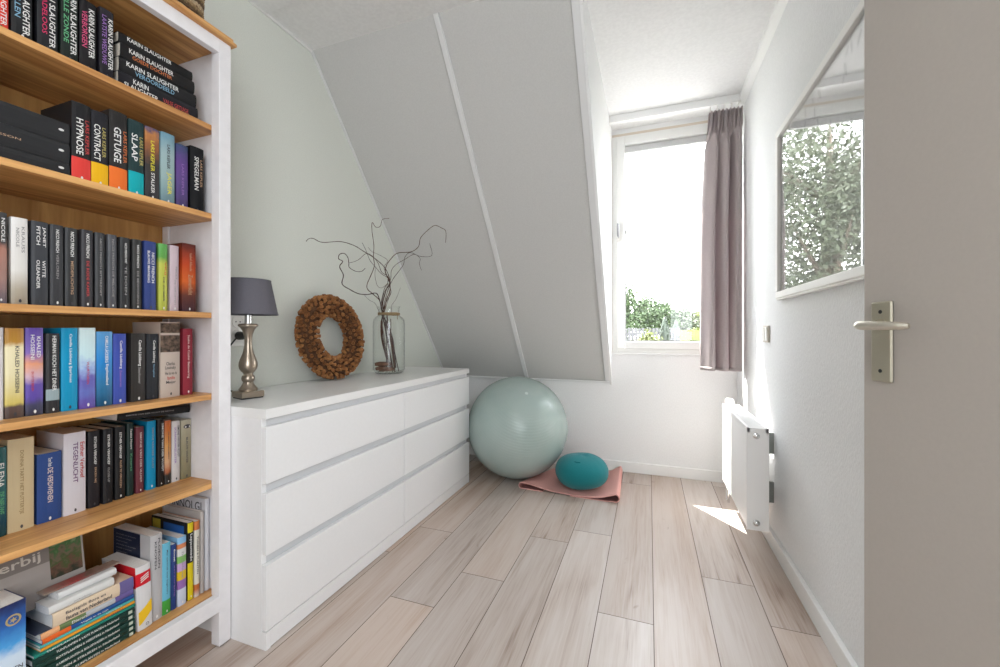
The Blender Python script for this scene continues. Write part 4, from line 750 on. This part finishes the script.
# ---------------------------------------------------------------- exercise ball, mat, cushion
def ball():
    r = .3555; c0 = (-.884, 2.787, r)
    t = thing('exercise_ball', 'large pale grey green exercise ball on the floor beside the chest', 'ball', (c0[0], c0[1], 0))
    k = NT('ball_rubber'); k.b.inputs['Base Color'].default_value = (.36, .44, .415, 1); k.b.inputs['Roughness'].default_value = .26; k.b.inputs['Coat Weight'].default_value = .12; k.b.inputs['Coat Roughness'].default_value = .25
    nz = k.n('TexNoise', Scale=5.0, Detail=3.0); k.l(k.mapped((1, 1, 1)), nz.inputs['Vector']); rr = k.ramp([(.3, .335, .425, .40), (.7, .39, .47, .445)], nz.outputs[0]); k.l(rr.outputs[0], k.b.inputs['Base Color'])
    ax = Vector((.35, -.55, .76)).normalized(); u = ax.orthogonal().normalized(); v = ax.cross(u)
    b = MB(); prof = []
    n = 320
    for j in range(n+1):
        a = PI*j/n; g_ = 0
        d = abs(a-PI/2); rib = (.0003*math.cos(a*120) if .25 < d < 1.15 else 0)
        prof.append((max(1e-4, (r-.0006+rib)*math.sin(a)), -(r-.0006+rib)*math.cos(a)))
    b.lathe(prof, (0, 0, 0), 96)
    for vtx in b.bm.verts: p = vtx.co.copy(); vtx.co = Vector(c0)+u*p.x+v*p.y+ax*p.z
    b.done('ball_shell', k.m, t, smooth='full')
    b = MB(); q = Vector(c0)-ax*(r-.0005); b.tube([q, q-ax*.0], .001, 6) if False else None
    b.tube([Vector(c0)+ax*(r-.001), Vector(c0)+ax*(r+.0006)], .011, 20); tag(b.done('valve_plug', mat('valve_plug', (.5, .58, .55), .4), t), 'small valve plug')
ball()
def yoga_mat():
    t = thing('yoga_mat', 'pink folded exercise mat on the floor in front of the ball', 'mat', (-.48, 2.80, 0))
    m = mat('mat_pink', (.70, .36, .32), .8, noise=.05, nscale=200, bump=.25)
    m2 = mat('mat_inner_shade', (.30, .13, .12), .85, noise=.05)  # inner faces coloured darker to paint the shade inside the fold loops
    A, B = Vector((-.805, 2.572, 0)), Vector((-.166, 2.545, 0)); D = Vector((-.012, .50, 0))    # front edge left/right, depth
    th = .0052; X = (B-A).normalized(); Ln = (B-A).length
    # section of the fold in (along, up): bottom layer, loop at the left, top layer, roll at the right, tongue back under
    P = [(.16, .0030), (.09, .0032), (.03, .004)]
    P += [(.020-.022*math.sin(a), .0215-.0185*math.cos(a)) for a in [PI*i/8 for i in range(1, 8)]]
    P += [(.040, .0395), (.09, .034), (.16, .0215), (.23, .0130), (.33, .0095), (.44, .0110), (.52, .019), (.575, .036)]
    P += [(Ln-.030+.028*math.sin(a), .0285+.0235*math.cos(a)) for a in [PI*i/10 for i in range(1, 10)]]
    P += [(Ln-.045, .0065), (Ln-.08, .0040), (Ln-.13, .0030), (Ln-.30, .0030)]
    Q = smooth_path([(p[0], p[1], 0) for p in P], 4); n = len(Q); b = MB(); nv = 14
    for side, off in ((0, th/2), (1, -th/2)):
        pass
    V = []
    for i, q in enumerate(Q):
        d = (Q[min(i+1, n-1)]-Q[max(i-1, 0)]).normalized(); nr = Vector((-d.y, d.x, 0))
        row = []
        for s in (1, -1):
            pp = q+nr*s*th*.5
            row.append([b.bm.verts.new(A+X*pp.x+(D+Vector((.14*(1-pp.x/Ln), -.06*(1-pp.x/Ln), 0)))*(j/(nv-1))+Vector((0, 0, max(.0003, pp.y*(1+.3*(j/(nv-1))*min(1, max(0, (pp.x-.45)*8)))*(1-.75*(j/(nv-1))*min(1, max(0, (.2-pp.x)*8))))))) for j in range(nv)])
        V.append(row)
    for i in range(n-1):
        for j in range(nv-1):
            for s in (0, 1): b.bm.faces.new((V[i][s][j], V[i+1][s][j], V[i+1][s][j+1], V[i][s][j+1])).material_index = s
        for j in (0, nv-1): b.bm.faces.new((V[i][0][j], V[i+1][0][j], V[i+1][1][j], V[i][1][j]))
    for i in (0, n-1):
        for j in range(nv-1): b.bm.faces.new((V[i][0][j], V[i][0][j+1], V[i][1][j+1], V[i][1][j]))
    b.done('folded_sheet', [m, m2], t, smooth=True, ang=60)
yoga_mat()
def cushion():
    c0 = Vector((-.418, 2.705, .0135))
    t = thing('meditation_cushion', 'round teal meditation cushion lying on the pink mat', 'cushion', c0)
    m = mat('teal_cloth', (.0, .165, .185), .9, noise=.08, nscale=300, bump=.3, sheen=.15)
    b = MB(); rx, ry, h = .172, .165, .212
    def f(u, v):
        a = 2*PI*u; ph = -PI/2+PI*v; cs = math.copysign(abs(math.cos(ph))**.80, math.cos(ph)); sn = math.copysign(abs(math.sin(ph))**.94, math.sin(ph))
        wob = 1+.012*math.sin(3*a+1)+.006*math.sin(17*a)*max(0, math.sin(ph))
        return c0+Vector((rx*cs*math.cos(a)*wob, ry*cs*math.sin(a)*wob, h*.5+h*.5*sn*(1+.03*math.sin(2*a))))
    b.grid(f, 72, 29, closed_u=True); bmesh.ops.remove_doubles(b.bm, verts=b.bm.verts, dist=.0004); o = b.done('cover', m, t, smooth='full')
    b = MB(); cs_ = [f(.74+.05*(s-.5), .80-.01*math.sin(PI*s)) for s in [i/10 for i in range(11)]]; b.tube([p+Vector((0, -.001, .002)) for p in cs_], .0035, 6); b.done('fabric_fold', m, t, smooth='full')
cushion()

# ---------------------------------------------------------------- curtain, rail
def curtain():
    x0t, x1t, x0b, x1b, z0, z1, yc = .362, .553, .318, .555, .785, 2.445, 2.93
    t = thing('curtain', 'taupe pleated curtain hanging at the right side of the window', 'curtain', (.44, yc, z0))
    k = NT('curtain_cloth'); k.b.inputs['Base Color'].default_value = (.50, .445, .445, 1); k.b.inputs['Roughness'].default_value = .9; k.b.inputs['Specular IOR Level'].default_value = .15
    n = k.n('TexNoise', Scale=350.0, Detail=2.0); k.l(k.mapped((1, 1, .25)), n.inputs['Vector']); r = k.ramp([(.3, .47, .415, .415), (.7, .53, .47, .47)], n.outputs[0]); k.l(r.outputs[0], k.b.inputs['Base Color']); k.bump(n.outputs[0], .15)
    tr = k.n('BsdfTranslucent'); tr.inputs[0].default_value = (.50, .44, .45, 1); ms = k.n('MixShader'); ms.inputs[0].default_value = .3
    k.l(k.b.outputs[0], ms.inputs[1]); k.l(tr.outputs[0], ms.inputs[2]); k.l(ms.outputs[0], k.out.inputs[0])
    def f(u, v):
        z = z0+(z1-z0)*v; e = 1-v
        x0 = x0t+(x0b-x0t)*min(1, e*2.2)**.8; x1 = x1t+(x1b-x1t)*e
        hd = min(1, max(0, (v-.90)/.04)); hd = hd*hd*(3-2*hd); pin = math.exp(-((v-.905)/.03)**2)
        body = .050*math.sin(2*PI*3.2*u+.9+.35*math.sin(2.5*e+u*5))+.012*math.sin(2*PI*7.1*u+2*e+.4)
        head = .014*math.sin(2*PI*9*u)
        ph = 2*PI*3.2*u+.9
        y = yc+(body*(.55+.45*min(1, e*2.5))*(1-hd)+head*hd)*(1-.35*pin)
        x = x0+(x1-x0)*u+.020*math.cos(ph+.6)*(1-hd)*(1-.5*pin)
        return Vector((min(x, .5585), y, z))
    b = MB(); b.grid(f, 160, 64); b.done('cloth', k.m, t, smooth='full', thick=.0016)
    b = MB(); b.grid(lambda u, v: f(u, .0+.014*v)+Vector((0, -.0014, 0)), 160, 3); b.done('hem', k.m, t, smooth='full', thick=.001)
    for i in range(5):
        u = .1+.2*i; b = MB(); P = [f(u, .90+.004*math.sin(j))+Vector((0, -.006, 0)) for j in range(2)]
        b.tube([f(u, .878)+Vector((0, -.003, 0)), f(u, .90)+Vector((0, -.012, 0)), f(u, .93)+Vector((0, -.012, 0)), f(u, .985)+Vector((0, -.008, 0))], [.002, .006, .008, .007], 8); b.done('pinch_pleat', k.m, t, smooth='full')
curtain()
t = thing('curtain_rail', 'white curtain rail on the dormer ceiling above the window', 'curtain rail', (.15, 2.93, 2.522))
b = MB(); b.box(-.262, .545, 2.914, 2.946, 2.476, 2.5235); b.done('rail', M_trim, t, bevel=.002)
for x in (-.255, .538): b = MB(); b.box(x-.004, x+.004, 2.912, 2.948, 2.474, 2.5225); b.done('end_cap', M_plastic, t)
for x in (.37, .41, .45, .49, .53):
    b = MB(); b.box(x-.003, x+.003, 2.925, 2.935, 2.445, 2.476); b.done('glider', M_plastic, t)

# ---------------------------------------------------------------- radiator
def radiator():
    x0, x1, y0, y1, z0, z1 = .410, .494, 2.088, 2.735, .150, .605
    t = thing('radiator', 'white panel radiator mounted low on the right wall under the picture', 'radiator', (.49, (y0+y1)/2, z0))
    def panel(xa, xb, nm):
        b = MB(); ya, yb = y0+.004, y1-.004; N = 18; prof = []
        for i in range(N):
            z = z0+.02+(z1-z0-.055)*i/(N-1); prof.append((xa if xa < .45 else xb, z))
        b.box(xa, xb, ya, yb, z0+.004, z1-.022); return b.done(nm, M_rad, t, bevel=.004, seg=3)
    panel(x0, x0+.014, 'front_panel'); panel(x1-.014, x1, 'rear_panel')
    b = MB()
    n = 30; 
    for i in range(n):
        y = y0+.02+(y1-y0-.04)*i/(n-1); b.box(x0+.0145, x1-.0145, y-.001, y+.001, z0+.03, z1-.04)
    tag(b.done('convector_fins', M_rad, t), kind='stuff')
    for ya, yb in ((y0, y0+.004), (y1-.004, y1)):
        b = MB(); b.box(x0-.001, x1+.001, ya, yb, z0, z1); b.done('side_cover', M_rad, t, bevel=.002)
    b = MB(); b.box(x0-.001, x0+.012, y0, y1, z1-.021, z1+.0005); b.box(x1-.012, x1+.001, y0, y1, z1-.021, z1+.0005)
    n = 24
    for i in range(n): y = y0+.012+(y1-y0-.024)*i/(n-1); b.box(x0+.012, x1-.012, y-.0075, y+.0075, z1-.012, z1-.0005)
    b.done('top_grille', M_rad, t, bevel=.0008, seg=1)
    for z, nm in ((z1-.035, 'air_vent'), (z0+.035, 'drain_plug')):
        b = MB(); c0 = ((x0+x1)/2-.006, y0, z)
        b.lathe([(.0135, 0), (.0135, -.004), (.009, -.005), (.009, -.012), (.0065, -.014)], c0, 20, axis=1); tag(b.done(nm, M_chrome, t, smooth=True), 'chrome plug')
    for ya in (y0+.20, y1-.14):
        for za in (z0+.06, z1-.16): b = MB(); b.box(x1+.001, XR, ya, ya+.012, za, za+.10); tag(b.done('wall_bracket', mat('bracket_grey', (.30, .32, .30), .6), t), 'grey wall bracket')
    vc = Vector(((x0+x1)/2, y1+.022, z1-.03))
    b = MB(); b.lathe([(.012, -.02), (.016, 0), (.0235, .004), (.025, .012), (.025, .046), (.022, .056), (.016, .058)], vc, 24); tag(b.done('thermostat_knob', M_plastic, t, smooth=True), 'white thermostat knob')
    b = MB(); b.tube([vc+Vector((0, -.024, -.012)), vc+Vector((0, .0, -.012)), vc+Vector((0, 0, -.06)), vc+Vector((0, .0, -.34)), vc+Vector((0, .02, -.36)), (vc.x, 2.84, .20), (vc.x, 2.84, .0)], .0075, 10); b.done('supply_pipe', M_rad, t, smooth=True)
    b = MB(); q = Vector((vc.x, y1, z0+.03)); b.tube([q, q+Vector((0, .03, 0))], .010, 12); b.lathe([(.013, 0), (.013, .03)], q+Vector((0, .018, -.015)), 14); b.tube([q+Vector((0, .03, 0)), q+Vector((0, .06, 0)), q+Vector((0, .06, -.18))], .0075, 10); tag(b.done('foot_valve', M_chrome, t, smooth=True), 'chrome valve')
radiator()

# ---------------------------------------------------------------- framed print, switch
def picture():
    y0, y1, z0, z1, xf = 1.20, 2.165, 1.180, 1.926, XR-.026
    t = thing('framed_print', 'white framed print under glass hanging on the right wall beside the door', 'picture', (XR, (y0+y1)/2, z0))
    wd = .030
    b = MB()
    for q in ((y0, y1, z0, z0+wd), (y0, y1, z1-wd, z1), (y0, y0+wd, z0+wd, z1-wd), (y1-wd, y1, z0+wd, z1-wd)): b.box(xf, XR-.001, *q)
    f = b.done('frame', mat('frame_white', (.84, .83, .81), .45), t, bevel=.004)
    b = MB(); e = .007
    for q in ((y0-e, y1+e, z0-e, z0+.006), (y0-e, y1+e, z1-.006, z1+e), (y0-e, y0+.006, z0+.006, z1-.006), (y1-.006, y1+e, z0+.006, z1-.006)): b.box(xf+.006, XR-.001, *q)
    b.done('frame_moulding', mat('frame_white', (.84, .83, .81), .45), f, bevel=.003)
    b = MB(); b.box(xf+.016, xf+.018, y0+wd-.004, y1-wd+.004, z0+wd-.004, z1-wd+.004); b.done('print', mat('print_paper', (.72, .72, .71), .8), t)
    rnd = random.Random(9); b = MB(); grey = mat('leaf_print_grey', (.42, .42, .42), .8)
    for i in range(46):
        y = rnd.uniform(y0+.08, y1-.10); z = rnd.uniform(z1-.33, z1-.06); a = rnd.uniform(-.6, .6)+PI/2; L = rnd.uniform(.03, .055); pts = []
        for k in range(12):
            q = 2*PI*k/12; p = (L*.5*math.cos(q), L*.17*math.sin(q)*(1+.3*math.cos(q))); pts.append((xf+.0155, y+p[0]*math.cos(a)-p[1]*math.sin(a), z+p[0]*math.sin(a)+p[1]*math.cos(a)))
        b.disc(pts)
    tag(b.done('leaf_motif', grey, t, fix=False), 'pale grey printed leaves')
    b = MB(); b.box(xf+.011, xf+.0135, y0+wd-.004, y1-wd+.004, z0+wd-.004, z1-wd+.004); b.done('glass_pane', thin_glass('picture_glass', .20, (1, 1, 1), 1.0), t)
picture()
t = thing('light_switch', 'small double switch plate on the right wall between curtain and picture', 'switch', (XR, 2.40, 1.02))
b = MB(); b.box(XR-.010, XR, 2.355, 2.445, .978, 1.062); b.done('plate', M_beige, t, bevel=.003)
for y in (2.378, 2.422):
    b = MB(); b.quadbox([(XR-.013, y-.017, .986), (XR-.009, y-.017, .986), (XR-.009, y+.017, .986), (XR-.013, y+.017, .986), (XR-.016, y-.017, 1.054), (XR-.009, y-.017, 1.054), (XR-.009, y+.017, 1.054), (XR-.016, y+.017, 1.054)]); b.done('rocker', M_plastic, t, bevel=.002)

# ---------------------------------------------------------------- garden behind the window
GZ = -.35
b = MB(); b.box(-60, 60, 13, 90, GZ-.1, GZ); struct(b.done('floor_lawn', mat('lawn', (.09, .12, .045), .95, noise=.3, nscale=3)))
b = MB(); b.box(-60, 60, YB+.1, 13, GZ-.1, GZ); struct(b.done('floor_bounce', mat('bounce_ground', (.18, .175, .17), .95, noise=.2, nscale=30)))  # unseen pale ground, added to bounce neutral light up to the ceiling
def foliage(name, parent, m, c0, rad, n, leaf, seed, hollow=.55):
    g_ = np.random.default_rng(seed); nc = 26
    cl = g_.normal(size=(nc, 3)); cl /= np.linalg.norm(cl, axis=1)[:, None]; cl *= (g_.random(nc)**.4*.75)[:, None]
    idx = g_.integers(0, nc, n); p = cl[idx]+g_.normal(size=(n, 3))*.16; P = np.array(c0)+p*np.array(rad)
    u = g_.normal(size=(n, 3)); u /= np.linalg.norm(u, axis=1)[:, None]; v = np.cross(u, g_.normal(size=(n, 3))); v /= np.linalg.norm(v, axis=1)[:, None]
    s = leaf*(.6+.8*g_.random(n))[:, None]; V = np.stack([P-u*s, P+v*s*.5, P+u*s, P-v*s*.5], 1).reshape(-1, 3)
    me = bpy.data.meshes.new(name); me.from_pydata(V.tolist(), [], [(4*i, 4*i+1, 4*i+2, 4*i+3) for i in range(n)]); me.materials.append(m)
    o = bpy.data.objects.new(name, me); COL.objects.link(o); o.parent = parent
    if parent in ROOT: me.transform(ROOT[parent].inverted())
    return o
LF = [mat('leaf_%d' % i, col, .6, noise=.35, nscale=1.3) for i, col in enumerate([(.045, .075, .025), (.062, .078, .042), (.02, .032, .018), (.12, .14, .03)])]
BK_ = mat('tree_bark', (.12, .09, .065), .9, noise=.3, nscale=6)
def tree(label, x, y, h, cz, rad, m, n, leaf, seed, group='garden trees'):
    t = thing('garden_tree', label, 'tree', (x, y, GZ), group=group); rnd = random.Random(seed)
    b = MB(); b.tube([(x, y, GZ), (x+.1, y, GZ+h*.3), (x-.05, y+.1, GZ+h*.6), (x, y, GZ+h*.85)], [h*.03, h*.022, h*.014, h*.004], 10); b.done('trunk', BK_, t, smooth='full')
    for k in range(7):
        a = rnd.uniform(0, 2*PI); z = GZ+h*rnd.uniform(.3, .65); r = rnd.uniform(.5, .85)
        b = MB(); b.tube([(x, y, z), (x+.4*r*rad[0]*math.cos(a), y+.4*r*rad[1]*math.sin(a), z+h*.08), (x+r*rad[0]*math.cos(a), y+r*rad[1]*math.sin(a), z+h*.2)], [h*.011, h*.007, h*.002], 7); b.done('branch', BK_, t, smooth='full')
    foliage('foliage', t, m, (x, y, cz), rad, n, leaf, seed)
tree('large leafy tree nearest the window, reflected in the picture glass', -3.0, 12.0, 7.6, 4.1, (2.3, 2.3, 3.6), LF[1], 22000, .06, 1)
tree('tall green tree at the left edge of the window view', -1.40, 21, 4.2, 1.75, (1.5, 1.6, 2.0), LF[0], 9000, .085, 2)
tree('rounded green tree left of the dark cypresses', .3, 24, 3.4, 1.85, (1.3, 1.4, 1.25), LF[0], 8000, .08, 3)
tree('pale low tree behind the cypresses at the right', 1.75, 27, 3.2, 1.45, (1.5, 1.3, 1.25), LF[1], 6000, .08, 4)
tree('sparse yellow green shrub tree at the right edge by the curtain', 3.3, 31, 3.0, 1.3, (1.3, 1.2, 1.2), LF[3], 2500, .12, 5)
for x, y, lab, hh in ((.58, 17.5, 'tall dark columnar cypress left of the clipped hedge', 1.98), (1.10, 19.5, 'second dark cypress standing behind the clipped hedge', 1.9)):
    t = thing('cypress', lab, 'shrub', (x, y, GZ), group='dark cypresses')
    b = MB(); b.tube([(x, y, GZ), (x, y, GZ+hh*.9)], [.05, .01], 8); b.done('trunk', BK_, t)
    b = MB(); b.lathe([(.05, .1), (.19, .3), (.22, hh*.5), (.16, hh*.75), (.07, hh*.93), (.01, hh)], (x, y, GZ), 16); b.done('crown_core', LF[2], t, smooth='full')
    foliage('foliage', t, LF[2], (x, y, GZ+hh*.52), (.22, .22, hh*.5), 2500, .05, int(x*100))
t = thing('hedge', 'clipped bright green hedge at the bottom right of the window view', 'hedge', (1.6, 17.2, GZ))
b = MB(); b.box(1.15, 2.9, 16.9, 17.5, GZ, 1.10); b.done('hedge_core', LF[3], t); foliage('foliage', t, LF[3], (2.0, 17.2, .55), (1.05, .45, .80), 6000, .06, 31)
t = thing('garden_shrub', 'round pale yellow shrub left of the cypress', 'shrub', (-.1, 16.8, GZ)); foliage('foliage', t, LF[3], (.0, 16.8, .35), (.55, .5, .75), 3000, .06, 41)
b = MB(); b.tube([(-.1, 16.8, GZ), (0, 16.8, .4)], .03, 6); b.done('stem', BK_, t)
t = thing('garden_fence', 'pale grey picket fence at the lower left of the window view', 'fence', (-.6, 22, GZ)); fm = mat('fence_grey', (.10, .095, .105), .8, noise=.15, nscale=5)
for k in range(26):
    b = MB(); x = -2.4+.14*k; b.box(x, x+.11, 18.5, 18.52, GZ, 1.18+.02*(k % 2)); b.done('board', fm, t)
b = MB(); b.box(-2.4, 1.25, 18.52, 18.55, .1, .2); b.box(-2.4, 1.25, 18.52, 18.55, .9, 1.0); b.done('rail', fm, t)
